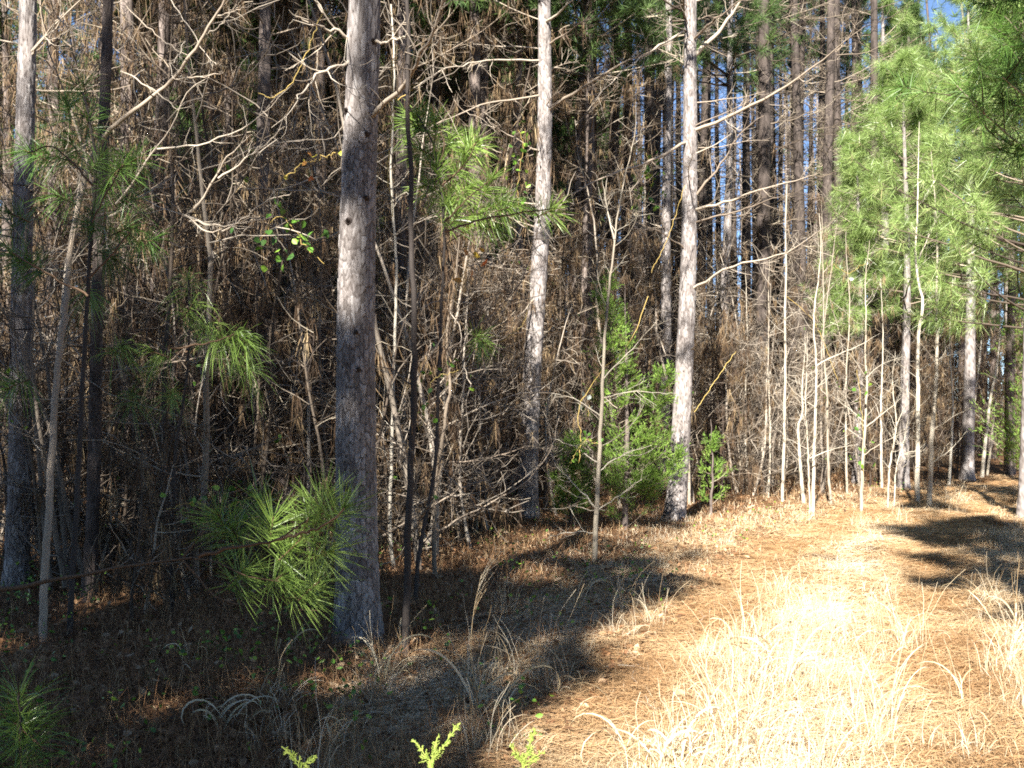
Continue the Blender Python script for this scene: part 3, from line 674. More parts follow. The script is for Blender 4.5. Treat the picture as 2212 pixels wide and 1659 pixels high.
# ---------------------------------------------------------------- red cedar
def cedar(label, base, h, rad, lobes, n, name='red_cedar', mat_='cedar', z0=.15, size=1.0):
    base = np.asarray(base, float); t = thing(name, label, 'cedar', tuple(base))
    b = MB(); P = resample([base + [0, 0, -.05], base + [.03, 0, h * .5], base + [.0, .02, h]], 14, .008); b.tubes(P[None], taper(.012 * h + .008, .004, 14)[None], 8); 
    b.build('trunk', M['bark_far'], t, tuple(base))
    c, w = MB(), MB()
    for (ox, oy, oz, hh, rr, wt) in lobes:
        k = int(n * wt)
        u = rng.random(k) ** 1.25; z = oz + hh * (z0 + (1 - z0) * u); az = rng.uniform(0, 2 * np.pi, k)
        R = rr * (1.02 - u) ** .75 * rng.uniform(.4, 1.2, k) * (.8 + .3 * np.sin(az * 3 + z * 4))
        S = np.stack([base[0] + ox * u, base[1] + oy * u, base[2] + z - .2 * R], -1)
        d = np.stack([np.cos(az), np.sin(az), rng.uniform(.25, .8, k)], -1)
        Q = grow(S, d, R, 6, .1, .03); w.tubes(Q, .006 * np.linspace(1, .3, 6)[None].repeat(k, 0), 3)
        S2, T2, u2 = along(Q, 9, .3, 1)
        ln = rng.uniform(.10, .24, len(S2)) * size
        Q2 = grow(S2, nz(side_dirs(T2, .2, .9) + np.array([0, 0, .25])), ln, 5, .12, .02)
        tt = np.clip(np.repeat(rng.random(k), 9) * .5 + .5 * rng.random(len(S2)), 0, 1)
        S3, T3, u3 = along(Q2, 9, .05, 1)
        C = S3; D = side_dirs(T3, .3, .8); l3 = rng.uniform(.025, .06, len(S3)) * size
        P3 = np.stack([C, C + D * l3[:, None] * .6, C + D * l3[:, None]], 1); wd = np.array([.007, .006, 0])[None].repeat(len(C), 0) * size
        c.ribbons(P3, wd, tint=np.repeat(tt, 9))
    cr = c.build('crown', M[mat_], t, tuple(base)); w.build('bough', M['twig'], t, tuple(base))
    return t
cb = ground_at(1362, 1142); cb[1] = 15.2; cb[0] = (1350 - CX) / F * 15.2
cedar('bushy bright green cedar between the pale sapling and the leaning pine', cb, 3.4, .9, [(-.25, 0, 0, 3.5, .85, .5), (.55, -.1, .1, 2.1, .75, .35), (.75, .1, -.05, 1.1, .6, .2)], 300)
cedar('small loose cedar tucked behind the foot of the leaning pine', [(1535 - CX) / F * 17.6, 17.6, .05], 1.5, .6, [(.0, 0, 0, 1.2, .42, 1)], 26)
cedar('dark shaded cedar overhanging the bend of the path at the edge of the view', [(2262 - CX) / F * 19, 19, .0], 4.3, 1.2, [(0, 0, 0, 4.6, 1.35, 1)], 620)
cedar('thin low cedar seedling in shade beneath the slim bent pine', [(1232 - CX) / F * 15.3, 15.3, .05], 1.3, .4, [(0, 0, 0, 1.2, .4, 1)], 90)

# ---------------------------------------------------------------- young pines with needle sprays
def young_pine(label, stem_pts, r0, r1, boughs, tuft_list, n=85, L=.2, w=.0026, seg=4, mat_='needle', name='young_pine', droop=.1, extra=None, a1=1.75):
    """boughs: lists of world points; tuft_list: (centre, direction)"""
    stem_pts = np.asarray(stem_pts, float); loc = tuple(stem_pts[0])
    t = thing(name, label, 'young pine', loc)
    b = MB(); P = resample(stem_pts, 30, .003); b.tubes(P[None], taper(r0, r1, 30)[None], 8, [.5]); b.build('trunk', M['darkstem'], t, loc)
    nm = MB(); C = np.array([c for c, d in tuft_list]); D = nz(np.array([d for c, d in tuft_list]))
    for bp, br in boughs:
        c = MB(); Q = resample(bp, 14, .003); c.tubes(Q[None], taper(br, .003, 14)[None], 6, [.5])
        limb(c, bp, br * .5, .002, 8, 5, .18, .004, .04, 4, .0022, 1) if extra else None
        c.build('branch', M['shoot'], t, loc)
    sh = MB(); S0 = C - D * .16 + rng.normal(size=C.shape) * .01
    sh.tubes(np.stack([S0, (S0 + C) / 2, C + D * .01], 1), .0042, 5)
    tufts(nm, C, D, n, L, w, seg, droop=droop, shoot=.15, a1=a1)
    cr = nm.build('crown', M[mat_], t, loc); sh.build('twig_crown', M['shoot'], t, loc)
    return t
def wd(lst, Y, dY=0.0):
    n = len(lst); return np.array([W(px, py, Y + dY * i / max(n - 1, 1)) for px, py in lst])
def tl(lst, Y, dirs=None):
    return [(W(px, py, Y + dy), (dx, -.35 + .2 * rng.normal(), dz)) for px, py, dx, dz, dy in lst]

# near bough from the left edge
Y1 = 5.75
young_pine('young pine with a long low bough of bright needle sprays before the plated pine',
    [(-3.55, 5.9, 0), (-3.52, 5.88, .8), (-3.45, 5.85, 2.0), (-3.4, 5.9, 3.2)], .05, .02,
    [(np.vstack([[-3.53, 5.88, .60], wd([(0, 1272), (98, 1258), (185, 1240), (279, 1223), (391, 1209), (429, 1202)], Y1), wd([(500, 1225), (560, 1260), (610, 1256)], Y1 - .1)]), .019),
     (wd([(429, 1202), (520, 1180), (600, 1165), (663, 1122)], Y1, -.25), .008), (wd([(600, 1165), (690, 1140), (745, 1100)], Y1 - .15, -.2), .006), (wd([(391, 1209), (470, 1290), (560, 1310), (690, 1320)], Y1, .1), .008), (wd([(391, 1209), (430, 1160), (471, 1108)], Y1, .1), .007)],
    tl([(668, 1118, .15, .6, -.25), (745, 1095, .8, .9, -.35), (528, 1228, .4, .5, 0), (612, 1240, .6, .4, -.1), (668, 1290, .9, .1, .05), (690, 1255, .7, .5, .0), (471, 1108, -.2, .9, .1), (640, 1175, .5, .6, -.15), (590, 1120, .2, .8, -.1), (560, 1080, .0, .9, .25), (500, 1140, -.3, .8, .15), (715, 1190, .9, .3, -.2), (700, 1075, .3, 1, -.2)], Y1), n=100, L=.235, w=.0034, droop=.02, mat_='needle_near', a1=1.7)
# upper left dark sapling
young_pine('shaded young pine with dark drooping needle sprays in front of the pale edge trunk',
    wd([(150, 1392), (165, 1100), (180, 800), (198, 480), (205, 330), (180, 200)], 7.6), .022, .009,
    [(wd([(198, 480), (240, 400), (267, 355)], 7.6, -.2), .005), (wd([(190, 640), (100, 590), (25, 545)], 7.6, -.4), .005), (wd([(192, 600), (250, 540), (285, 495)], 7.6, -.2), .007), (wd([(200, 400), (120, 320), (60, 330)], 7.6, -.2), .007)],
    tl([(140, 212, -.2, .8, 0), (191, 253, .2, .8, .0), (222, 335, .4, .5, -.1), (267, 355, .6, .4, -.2), (235, 400, .6, .1, 0), (275, 492, .6, .2, -.2), (22, 547, -.6, .5, -.4), (60, 560, -.3, .4, -.3), (95, 330, -.6, .2, -.2), (55, 325, -.8, .3, -.2), (150, 300, -.3, .5, .1), (290, 430, .8, .2, .1), (120, 420, -.5, .2, -.1), (200, 460, .1, .5, -.2), (250, 560, .5, -.2, .1), (330, 520, .9, 0, .2), (300, 340, .9, .2, .2), (180, 180, .1, 1, .1), (12, 840, -.5, -.3, -.5), (20, 460, -.6, .3, 0)], 7.6), n=90, L=.23, w=.0040)
# middle left sapling
young_pine('thin young pine with a drooping light green spray over the dark brush',
    wd([(368, 1352), (378, 1000), (394, 880), (407, 779), (410, 680), (407, 600)], 8.4), .014, .007,
    [(wd([(394, 830), (369, 752), (444, 742), (506, 722)][1:], 8.3, -.4), .005), (wd([(407, 760), (308, 766), (219, 762), (154, 779)], 8.3, .2), .010), (wd([(410, 720), (530, 684), (649, 639), (697, 608)], 8.4, .4), .010)],
    tl([(407, 602, .1, 1, 0), (418, 655, .3, .4, -.1), (513, 722, .9, .3, -.4), (490, 735, .7, 0, -.3), (535, 745, .8, -.5, -.35), (191, 646, .2, -.6, .2), (267, 745, .5, .3, .1), (284, 848, .2, .6, .3), (450, 700, .6, .4, .1), (370, 850, .2, .3, .3), (330, 760, -.6, .3, .2), (540, 800, .5, -.2, .3)], 8.4), n=80, L=.24, w=.0040, droop=.3, mat_='needle_near')
# middle sapling right of the big pine
young_pine('young pine with bright needle sprays between the big plated pine and the slim bent pine',
    wd([(896, 1332), (905, 1200), (940, 1000), (946, 850), (955, 640), (960, 480), (940, 330), (900, 246)], 8.8), .019, .008,
    [(wd([(955, 400), (1000, 360), (1030, 308)], 8.8, -.1), .007), (wd([(960, 480), (1010, 430), (1061, 386)], 8.8, -.1), .008), (wd([(960, 500), (1060, 470), (1191, 452)], 8.8, -.3), .007), (wd([(958, 530), (1010, 500), (1071, 489)], 8.8, .1), .006), (wd([(950, 350), (960, 310), (941, 262)], 8.8), .005)],
    tl([(900, 244, -.1, 1, 0), (941, 260, .1, .9, .05), (1032, 305, .6, .6, -.1), (975, 297, .3, .6, .1), (941, 355, -.1, .5, 0), (1020, 400, .5, .5, 0), (1061, 386, .3, .8, -.1), (1082, 436, .7, .2, -.1), (962, 441, -.2, .3, 0), (975, 410, .1, .5, .1), (1071, 489, .6, 0, .1), (1195, 452, .9, .3, -.3), (1112, 444, .7, .2, -.2), (885, 262, -.6, .4, .05), (1005, 350, .4, .4, .0), (920, 400, -.6, .3, .1), (1040, 460, .6, .1, .05), (990, 460, .2, .3, -.1), (905, 320, -.5, .3, 0), (1015, 310, .4, .7, .0), (1040, 735, .4, -.3, .4)], 8.8), n=95, L=.235, w=.0050, mat_='needle_near', a1=1.55)
young_pine('pine seedling with long level needles at the bottom corner, in deep shade',
    [W(44, 1700, 4.5) * [1, 1, 0] + [0, 0, .0], W(44, 1640, 4.5), W(42, 1540, 4.5), W(40, 1500, 4.5)], .010, .005,
    [], [(W(41, 1500, 4.5), (0, -.1, 1)), (W(42, 1545, 4.5), (.05, -.1, 1)), (W(43, 1590, 4.5), (-.05, 0, 1)), (W(44, 1640, 4.5), (0, .1, 1)), (W(30, 1560, 4.5), (-.6, -.1, .6))], n=70, L=.25, w=.0036, droop=.12, a1=1.9, mat_='needle_near')
for lb, px, py, Y in [('tiny pine seedling in the shaded litter, lit yellow green', 314, 1480, 6.4), ('dark low pine seedling below the near needle sprays', 454, 1420, 7.0)]:
    g = np.array([(px - CX) / F * Y, Y, 0.03]); c = W(px, py - 15, Y)
    young_pine(lb, [g, (g + c) / 2, c], .006, .004, [], [(c, (.1, -.2, 1)), (c - [0, 0, .08], (.5, -.2, .6)), (c - [.03, 0, .06], (-.6, -.2, .5))], n=50, L=.2, w=.003, droop=.25)

# full crowned young pines on the sunlit side
def crown_pine(label, x, y, h, z0, R, nb, seed, mat_='needle_sunlit', tn=8, n=26, L=.27, w=.0078, group=None, seg=2, gaps=False):
    g = float(gz(np.array([x]), np.array([y]))[0]); loc = (x, y, g)
    t = thing('young_pine', label, 'young pine', loc, group)
    b = MB(); C, Rr = bark_trunk(b, [(x, y, g - .05), (x + .08, y - .04, g + h * .5), (x, y, g + h)], .012 * h + .01, .015, 24, .05, (.04, .12), .008, seed); b.build('trunk', M['bark'], t, loc)
    nb_, wb_ = MB(), MB(); pine_crown(nb_, wb_, C[0], C[-1], z0, R, nb, tn, n, L, w, seg, .04, gaps)
    nb_.build('crown', M[mat_], t, loc); wb_.build('bough', M['twig'], t, loc)
    return t
for i, (lb, px, Y, h, z0, R, nb) in enumerate([
    ('tall full young pine filling the sunlit upper corner with bright needles', 2215, 17, 9.5, 2.9, 2.3, 125),
    ('bright feathery young pine behind the twin white trunks', 1950, 24.5, 9.5, 3.8, 2.1, 95),
    ('slender bright young pine in the sunlit gap left of the twin white trunks', 1850, 25.5, 8.0, 3.4, 1.2, 60),
    ('tall wispy young pine beyond the long bare limbs, beside the blue gap in the wood', 1905, 31, 14.5, 6.5, 2.0, 70),
    ('broad bright young pine beyond the bend of the path', 2090, 28, 13, 4.5, 2.8, 130),
    ('sunlit young pine leaning its crown over the tall full young pine', 2330, 21, 11.5, 4.0, 2.6, 110)]):
    crown_pine(lb, (px - CX) / F * Y, Y, h, z0, R, nb, 20 + i)
# dark bough at the upper right edge
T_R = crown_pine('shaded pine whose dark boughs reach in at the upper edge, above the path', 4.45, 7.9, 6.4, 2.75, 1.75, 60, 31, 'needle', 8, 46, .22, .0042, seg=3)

# ---------------------------------------------------------------- grasses
def clump(label, base, blades=(), n=12, h=.6, w=.007, curl=2.6, name='grass_tuft', group=None, plume=None, mat_='grassblade', stalks=0, spread=.05, cat='grass clump'):
    base = np.asarray(base, float); t = thing(name, label, cat, tuple(base), group)
    b = MB(); N = 12
    az = rng.uniform(0, 2 * np.pi, n); c = rng.uniform(.5, 1.15, n) * curl; ln = h * rng.uniform(.6, 1.25, n); ww = w * .82 * rng.uniform(.5, 1.3, n)
    for a, cc, l in blades: az = np.append(az, a); c = np.append(c, cc); ln = np.append(ln, l); ww = np.append(ww, w * 1.15)
    m = len(az); s = np.linspace(0, 1, N)
    th = rng.uniform(-.05, .5, m)[:, None] + c[:, None] * s[None] ** 2.2
    ds = ln[:, None] / (N - 1)
    r = np.cumsum(np.sin(th) * ds, 1); z = np.cumsum(np.cos(th) * ds, 1); r -= r[:, :1]; z -= z[:, :1]
    az2 = az[:, None] + rng.normal(size=(m, 1)) * .5 * s[None]
    o = rng.normal(size=(m, 2)) * spread
    P = np.stack([base[0] + o[:, :1] + r * np.cos(az2), base[1] + o[:, 1:] + r * np.sin(az2), base[2] - .02 + z], -1)
    P[..., 2] = np.maximum(P[..., 2], base[2] - .02 + s * .01)
    W_ = ww[:, None] * np.array([.35, .6, .85, 1, 1, 1, .95, .9, .8, .6, .4, 0])[None]
    sd = np.stack([-np.sin(az + .7), np.cos(az + .7), 0 * az + .4], -1)
    b.ribbons(P, W_, side=nz(sd + rng.normal(size=sd.shape) * .4)); b.build('blade', M[mat_], t, tuple(base))
    if stalks:
        sb = MB(); o = rng.normal(size=(stalks, 3)) * [spread, spread, 0]; Q = grow(base + o, np.array([0, 0, 1]) + rng.normal(size=(stalks, 3)) * .12, h * rng.uniform(.8, 1.6, stalks), 8, .11, -.03)
        sb.tubes(Q, .0015 * np.linspace(1.1, .6, 8)[None].repeat(stalks, 0), 4)
        sb.build('stalk', M['grass'], t, tuple(base))
    if plume:
        pb = MB(); P0 = np.asarray(plume, float); Q = resample(P0, 16)[None]; pb.tubes(Q, taper(.0032, .0014, 16)[None], 5, [.3])
        S, T, u = along(Q, 12, .68, 1); D = nz(T * 1.0 + np.array([.55, 0, .25]) + rng.normal(size=S.shape) * .16)
        Q2 = grow(S, D, rng.uniform(.10, .24, 12), 6, .04, .01); pb.tubes(Q2, .0018 * np.linspace(1, .5, 6)[None].repeat(12, 0), 3)
        S3, T3, _ = along(Q2, 16, .1, 1); pb.ribbons(np.stack([S3, S3 + side_dirs(T3, .1, .5) * .014], 1), np.array([.003, 0])[None].repeat(len(S3), 0)); pb.build('seed_head', M['grass'], t, tuple(base))
    return t
g1 = ground_at(1035, 1530)
clump('tall seeding grass with an orange brown plume, at the shaded verge below the dark stems', g1, [(3.4, 1.6, .72), (2.8, 3.2, .66), (.3, 3.0, .66), (.0, 3.4, .62), (3.0, 2.9, .75)], 16, .42, .011, 3.0, plume=[g1, W(1018, 1420, g1[1]), W(1022, 1330, g1[1]), W(1040, 1240, g1[1])], stalks=7, name='plume_grass')
clump('arched dry grass with two hoops over the orange needles of the path', ground_at(1352, 1592), [(3.0, 3.3, .75), (3.2, 3.0, .60), (2.9, 2.7, .5)], 5, .3, .006, 2.8, name='curled_grass')
clump('stiff tall ribbon grass with folded tips in the sunlit centre strip', ground_at(1690, 1490), [(3.1, 3.0, .78), (3.0, 2.9, .80), (2.6, 3.0, .86), (.2, 2.9, .82), (3.2, 3.1, .66), (.4, 2.7, .7), (1.0, 2.8, .8)], 12, .5, .011, 2.9, stalks=16, name='ribbon_grass')
clump('pale curled grass nest at the lower edge of the path', ground_at(1430, 1660), [(.2, 3.6, .5), (3.0, 3.2, .55), (.5, 3.3, .6), (2.6, 3.6, .45), (0, 3.0, .7), (3.3, 3.0, .62)], 22, .36, .008, 3.6, name='curled_grass')
clump('leaning dry grass stalks on the sunlit verge, arching toward the bend', ground_at(2195, 1400), [(2.8, 2.6, .9), (3.0, 3.3, .8), (2.7, 2.9, .7)], 8, .5, .006, 2.6, stalks=8, name='curled_grass')
clump('thin curled grass on the sunny far side of the right hand rut', ground_at(2075, 1500), [(2.9, 3.2, .7), (3.2, 2.6, .55)], 6, .4, .005, 2.6, stalks=4, name='curled_grass')
clump('looped grey grass heap in the shade beside the plume grass', ground_at(835, 1490), [(.1, 2.8, .6), (3.0, 2.9, .55)], 16, .40, .006, 3.4, name='curled_grass')
clump('drooping pale ribbon blades in the deep shade', ground_at(480, 1590), [(.2, 2.9, .45), (3.1, 2.8, .45), (0, 3.2, .5), (2.9, 3.0, .4)], 12, .36, .011, 2.9, name='ribbon_grass')
clump('few drooping grey blades beneath the near needle sprays', ground_at(600, 1440), [(2.9, 2.9, .4), (.3, 2.7, .4)], 5, .34, .009, 2.8, name='ribbon_grass')
clump('grey blades nodding left of the drooping pale ribbon blades', ground_at(420, 1480), [(2.9, 2.9, .42), (3.2, 2.5, .4)], 6, .34, .009, 2.8, name='ribbon_grass')
clump('single tall hooked stalk with drooped pale leaves at the bottom edge in shade', ground_at(730, 1620), [(.3, 2.8, .5)], 9, .36, .006, 3.0, stalks=3, name='curled_grass')
clump('bent straw coloured blades on the shaded verge near the path', ground_at(1200, 1470), [(3.0, 2.8, .5)], 10, .42, .006, 2.9, stalks=4, name='curled_grass')
clump('coarse grass clump with tangled grey hoops in the dark patch before the pale sapling', ground_at(1245, 1330), [(3.0, 2.9, .6), (.2, 2.8, .6)], 14, .46, .006, 3.0, name='curled_grass')
# small dry tufts repeated along the verge and the centre strip
tp = [clump('small dry grass tuft standing in the pale straw along the path', (0, 0, 0), (), 46, .26, .0036, 1.7, mat_='grass', stalks=6, spread=.06, group='small dry grass tufts along the path'),
      clump('small dry grass tuft standing in the pale straw along the path', (0, 0, 0), (), 60, .17, .0032, 1.6, mat_='grass', stalks=3, spread=.05, group='small dry grass tufts along the path'),
      clump('small dry grass tuft standing in the pale straw along the path', (0, 0, 0), (), 38, .36, .0038, 1.9, mat_='grass', stalks=8, spread=.07, group='small dry grass tufts along the path')]
tu = [False] * 3; c = 0
while c < 130:
    Y = 4.6 * (21 / 4.6) ** rng.random(); x = np.interp(Y, PATH[:, 1], PATH[:, 0]) + rng.normal() * 1.5; d = float(path_d(x, Y)[0])
    if abs(abs(d) - .85) < .28 and rng.random() < .9: continue
    if not (-2.6 < d < 3.5) or abs(x) / Y > .52: continue
    if d < -1.3 and rng.random() < .5: continue
    if Y > 9 and rng.random() < .75: continue
    k = int(rng.integers(3)); s = rng.uniform(.45, 1.3); a = ((x, Y, float(gz(np.array([x]), np.array([Y]))[0])), rng.uniform(0, 6.28), (s, s, s * rng.uniform(.8, 1.2)))
    if not tu[k]: tu[k] = True; place(tp[k], *a)
    else: dup(tp[k], *a)
    c += 1

# ---------------------------------------------------------------- ground cover as stuff
def view_pts(n, y0, y1, p=1.0, x0=-250, x1=2400):
    u = rng.random(n); Y = (y0 ** (1 - p) + u * (y1 ** (1 - p) - y0 ** (1 - p))) ** (1 / (1 - p)) if p != 1 else y0 * (y1 / y0) ** u
    px = rng.uniform(x0, x1, n); return (px - CX) / F * Y, Y
def lying(mb, x, y, L, w, zmax=.03, tint=None, bend=.12, tilt=.12):
    n = len(x); z = gz(x, y) + .006 + rng.random(n) ** 2 * zmax
    az = rng.uniform(0, 2 * np.pi, n); d = np.stack([np.cos(az), np.sin(az), rng.normal(size=n) * tilt], -1); ln = L * rng.uniform(.5, 1.2, n)
    side = np.stack([-np.sin(az), np.cos(az), 0 * az], -1); B = np.stack([x, y, z], -1)
    k = rng.normal(size=(n, 1)) * bend * ln[:, None]
    P = np.stack([B, B + d * ln[:, None] * .5 + side * k, B + d * ln[:, None]], 1)
    P[..., 2] = np.maximum(P[..., 2], gz(P[..., 0], P[..., 1]) + .004)
    wv = (w * np.maximum(1, y / 7))[:, None] * np.array([1, 1, 0])[None]
    mb.ribbons(P, wv, side=nz(side + np.array([0, 0, .2])), tint=tint)
def clumpy(x, y, f=1.0):
    return .5 + .5 * np.sin(x * 2.7 * f + 1.3 * np.sin(y * 2.1 * f)) * np.cos(y * 1.9 * f + 1.7 * np.sin(x * 1.3 * f + 2))
lm = MB(); x, y = view_pts(300000, 4.2, 30, 1.2, 700, 2450); d = path_d(x, y)
k = (d > -2.4) & (rng.random(len(x)) < np.where(np.abs(d) < 2.2, 1, .55)); x, y, d = x[k], y[k], d[k]
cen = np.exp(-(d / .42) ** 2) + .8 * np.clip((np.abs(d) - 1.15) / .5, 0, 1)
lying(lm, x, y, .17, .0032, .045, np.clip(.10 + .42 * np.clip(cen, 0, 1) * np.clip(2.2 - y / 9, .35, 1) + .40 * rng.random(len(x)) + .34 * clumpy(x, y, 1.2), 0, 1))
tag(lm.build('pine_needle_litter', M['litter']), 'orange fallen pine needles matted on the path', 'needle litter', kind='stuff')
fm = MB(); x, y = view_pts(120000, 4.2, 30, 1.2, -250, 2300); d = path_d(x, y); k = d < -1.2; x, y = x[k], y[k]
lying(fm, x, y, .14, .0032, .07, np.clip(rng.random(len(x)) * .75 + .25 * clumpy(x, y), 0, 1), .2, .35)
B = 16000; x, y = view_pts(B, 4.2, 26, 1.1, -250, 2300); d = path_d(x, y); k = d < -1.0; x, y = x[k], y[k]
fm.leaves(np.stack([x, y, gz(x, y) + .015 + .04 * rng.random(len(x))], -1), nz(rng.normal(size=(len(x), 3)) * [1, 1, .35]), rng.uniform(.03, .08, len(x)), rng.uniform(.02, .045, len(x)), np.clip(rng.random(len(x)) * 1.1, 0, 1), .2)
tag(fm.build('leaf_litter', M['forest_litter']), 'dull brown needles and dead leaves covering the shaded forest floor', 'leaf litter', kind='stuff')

def blades(mb, x, y, h, w, lean=.35, curl=.5, N=4, tint=None):
    n = len(x); B = np.stack([x, y, gz(x, y) - .01], -1)
    az = rng.uniform(0, 2 * np.pi, n); ln = h * rng.uniform(.4, 1.3, n); s = np.linspace(0, 1, N)
    th = np.abs(rng.normal(size=n))[:, None] * lean + (rng.uniform(0, 1, n) ** 2 * curl * 2.2)[:, None] * s[None] ** 1.6
    ds = ln[:, None] / (N - 1); r = np.cumsum(np.sin(th) * ds, 1) - np.sin(th[:, :1]) * ds; z = np.cumsum(np.cos(th) * ds, 1) - np.cos(th[:, :1]) * ds
    P = np.stack([B[:, :1] + r * np.cos(az)[:, None], B[:, 1:2] + r * np.sin(az)[:, None], B[:, 2:] + z], -1)
    P[..., 2] = np.maximum(P[..., 2], B[:, 2:] + .008)
    wv = (w * np.maximum(1, y / 8))[:, None] * np.linspace(1, .5, N)[None]; wv[:, -1] = 0
    mb.ribbons(P, wv, side=nz(np.stack([-np.sin(az), np.cos(az), 0 * az], -1) + rng.normal(size=(n, 3)) * .5), tint=tint)
gm = MB(); x, y = view_pts(150000, 4.2, 27, 1.3, 900, 2450); d = path_d(x, y)
pr = np.exp(-(d / .55) ** 2) * (.25 + .9 * clumpy(x, y, 1.3)) + np.clip((np.abs(d) - 1.05) / .6, 0, 1) * (.3 + .6 * clumpy(x, y, .8)) * np.exp(-np.clip(np.abs(d) - 2.4, 0, 9) * .9); pr = pr * np.where(np.abs(d) < 1, np.clip(2.0 - y / 7, .22, 1), 1) * np.where(d < -.9, np.clip((y - 8) / 4, .04, 1.5), 1); k = rng.random(len(x)) < np.clip(pr, .02, 1) * np.where(np.abs(d) < 1, .36 + .35 * clumpy(x + 3, y * 1.4, 1.9), .8)
x, y, d = x[k], y[k], d[k]
blades(gm, x, y, np.where(np.abs(d) < .7, .16, .12), .0026, .6, .9, 4, np.clip(.05 + .6 * rng.random(len(x)) + .35 * clumpy(x, y, 1.7) + .15 * (np.abs(d) < .6), 0, 1))
tag(gm.build('dry_grass', M['grass']), 'bleached short dry grass on the middle strip and verges of the path', 'dry grass', kind='stuff')
bm = MB(); x, y = view_pts(100000, 4.2, 27, 1.25, -250, 2300); d = path_d(x, y)
k = (d < -1.35) & (rng.random(len(x)) < (.25 + .6 * clumpy(x, y, .9)) * np.where((d > -2.9) & (y > 10), .25, 1)); x, y = x[k], y[k]
blades(bm, x, y, .19, .0032, .55, .5, 4, np.clip(rng.random(len(x)), 0, 1))
tag(bm.build('undergrowth', M['browngrass']), 'brown dead weeds and twigs knee deep over the shaded forest floor', 'undergrowth', kind='stuff')
wm = MB(); x, y = view_pts(9000, 4.5, 24, 1.2, -200, 2300); d = path_d(x, y); k = (d < -1.1) & (rng.random(len(x)) < .28 * clumpy(x, y, .6) ** 2); x, y = x[k], y[k]
C = np.repeat(np.stack([x, y, gz(x, y)], -1), 5, 0); C = C + rng.normal(size=C.shape) * [.05, .05, 0] + np.array([0, 0, 1]) * rng.uniform(.03, .26, (len(C), 1))
wm.leaves(C, nz(rng.normal(size=C.shape) * [1, 1, .5]), rng.uniform(.02, .045, len(C)), rng.uniform(.014, .03, len(C)))
tag(wm.build('green_weeds', M['leaf']), 'scattered small green leaves growing low through the dead weeds', 'weeds', kind='stuff')

# ---------------------------------------------------------------- vines with leaves
def vine(label, ctrl, leaves, Y, r=.003, lmat='leaf', size=.05, dY=0.0, n_extra=0, spread=.08):
    P = resample(wd(ctrl, Y, dY), 24, .008); loc = tuple(P[0]); t = thing('leafy_vine', label, 'vine', loc)
    b = MB(); b.tubes(P[None], r, 5); b.build('stem', M['vine'], t, loc)
    C = np.array([W(px, py, Y - .05) for px, py in leaves]) if leaves else np.zeros((0, 3))
    if n_extra:
        E, _, _ = along(P[None], n_extra, .1, 1); C = np.vstack([C, E + rng.normal(size=E.shape) * spread])
    l = MB(); l.leaves(C, nz(rng.normal(size=C.shape) + np.array([0, -.2, -.6])), size * rng.uniform(.8, 1.2, len(C)), size * .8 * rng.uniform(.8, 1.1, len(C))); l.build('foliage', M[lmat], t, loc)
vine('green vine with two broad leaves in the dark brush beside the plated pine', [(700, 570), (660, 530), (640, 500), (600, 470), (560, 520)], [(620, 494), (654, 485), (560, 538), (598, 540)], 8.6, size=.075, n_extra=26, spread=.14)
vine('yellowing vine sprig hanging by the big plated pine at eye level', [(725, 330), (690, 345), (655, 352), (620, 380)], [(656, 352), (680, 338)], 8.2, lmat='yleaf', size=.06, n_extra=5)
vine('red and yellow vine leaves hanging below the bright needle sprays', [(1000, 480), (1005, 530), (1012, 570), (990, 610), (985, 650)], [(1030, 550), (1045, 568), (1018, 590), (988, 606), (1040, 540), (1005, 545)], 9.6, lmat='yleaf', size=.085, n_extra=3)
vine('green creeper climbing the slim bent pine and its thin neighbour', [(1128, 480), (1118, 420), (1124, 360), (1130, 310), (1120, 280)], [], 15.6, size=.075, n_extra=34, spread=.10)
vine('bright creeper leaves scattered in the brush beside the leaning sunlit pine', [(1390, 460), (1400, 420), (1410, 380), (1395, 330)], [], 17.2, size=.08, n_extra=40, spread=.16)
vine('creeper with yellow and green leaves by the dark wavy hardwood stem', [(905, 930), (915, 900), (925, 860), (935, 820), (990, 800)], [(915, 905), (1020, 840)], 8.6, size=.05, n_extra=22, spread=.07)
vine('few pale grey green leaves on a stem before the cedar', [(1250, 880), (1262, 855), (1275, 850), (1270, 900)], [(1261, 852), (1272, 858), (1252, 880), (1275, 880), (1265, 866)], 13, lmat='palegreen', size=.075)
vine('cluster of pale shiny leaves in the tangle right of the long bare limbs', [(1800, 570), (1830, 590), (1850, 580), (1870, 570)], [(1814, 577), (1828, 598), (1840, 602), (1851, 586), (1872, 570), (1880, 566)], 20, lmat='palegreen', size=.10)
vine('green leafed twig low on the pale forked sapling', [(1230, 1000), (1250, 970), (1268, 950), (1290, 960)], [], 12, size=.05, n_extra=26, spread=.07)
vine('bright leaves climbing the lone pale sapling in the grass', [(1862, 1060), (1866, 960), (1858, 850), (1850, 800)], [], 18.6, size=.09, n_extra=22, spread=.10)
vine('leafy green vine low in the shaded brush beneath the thin young pine', [(360, 1100), (420, 1085), (470, 1100), (540, 1070)], [], 8.0, size=.06, n_extra=30, spread=.10)
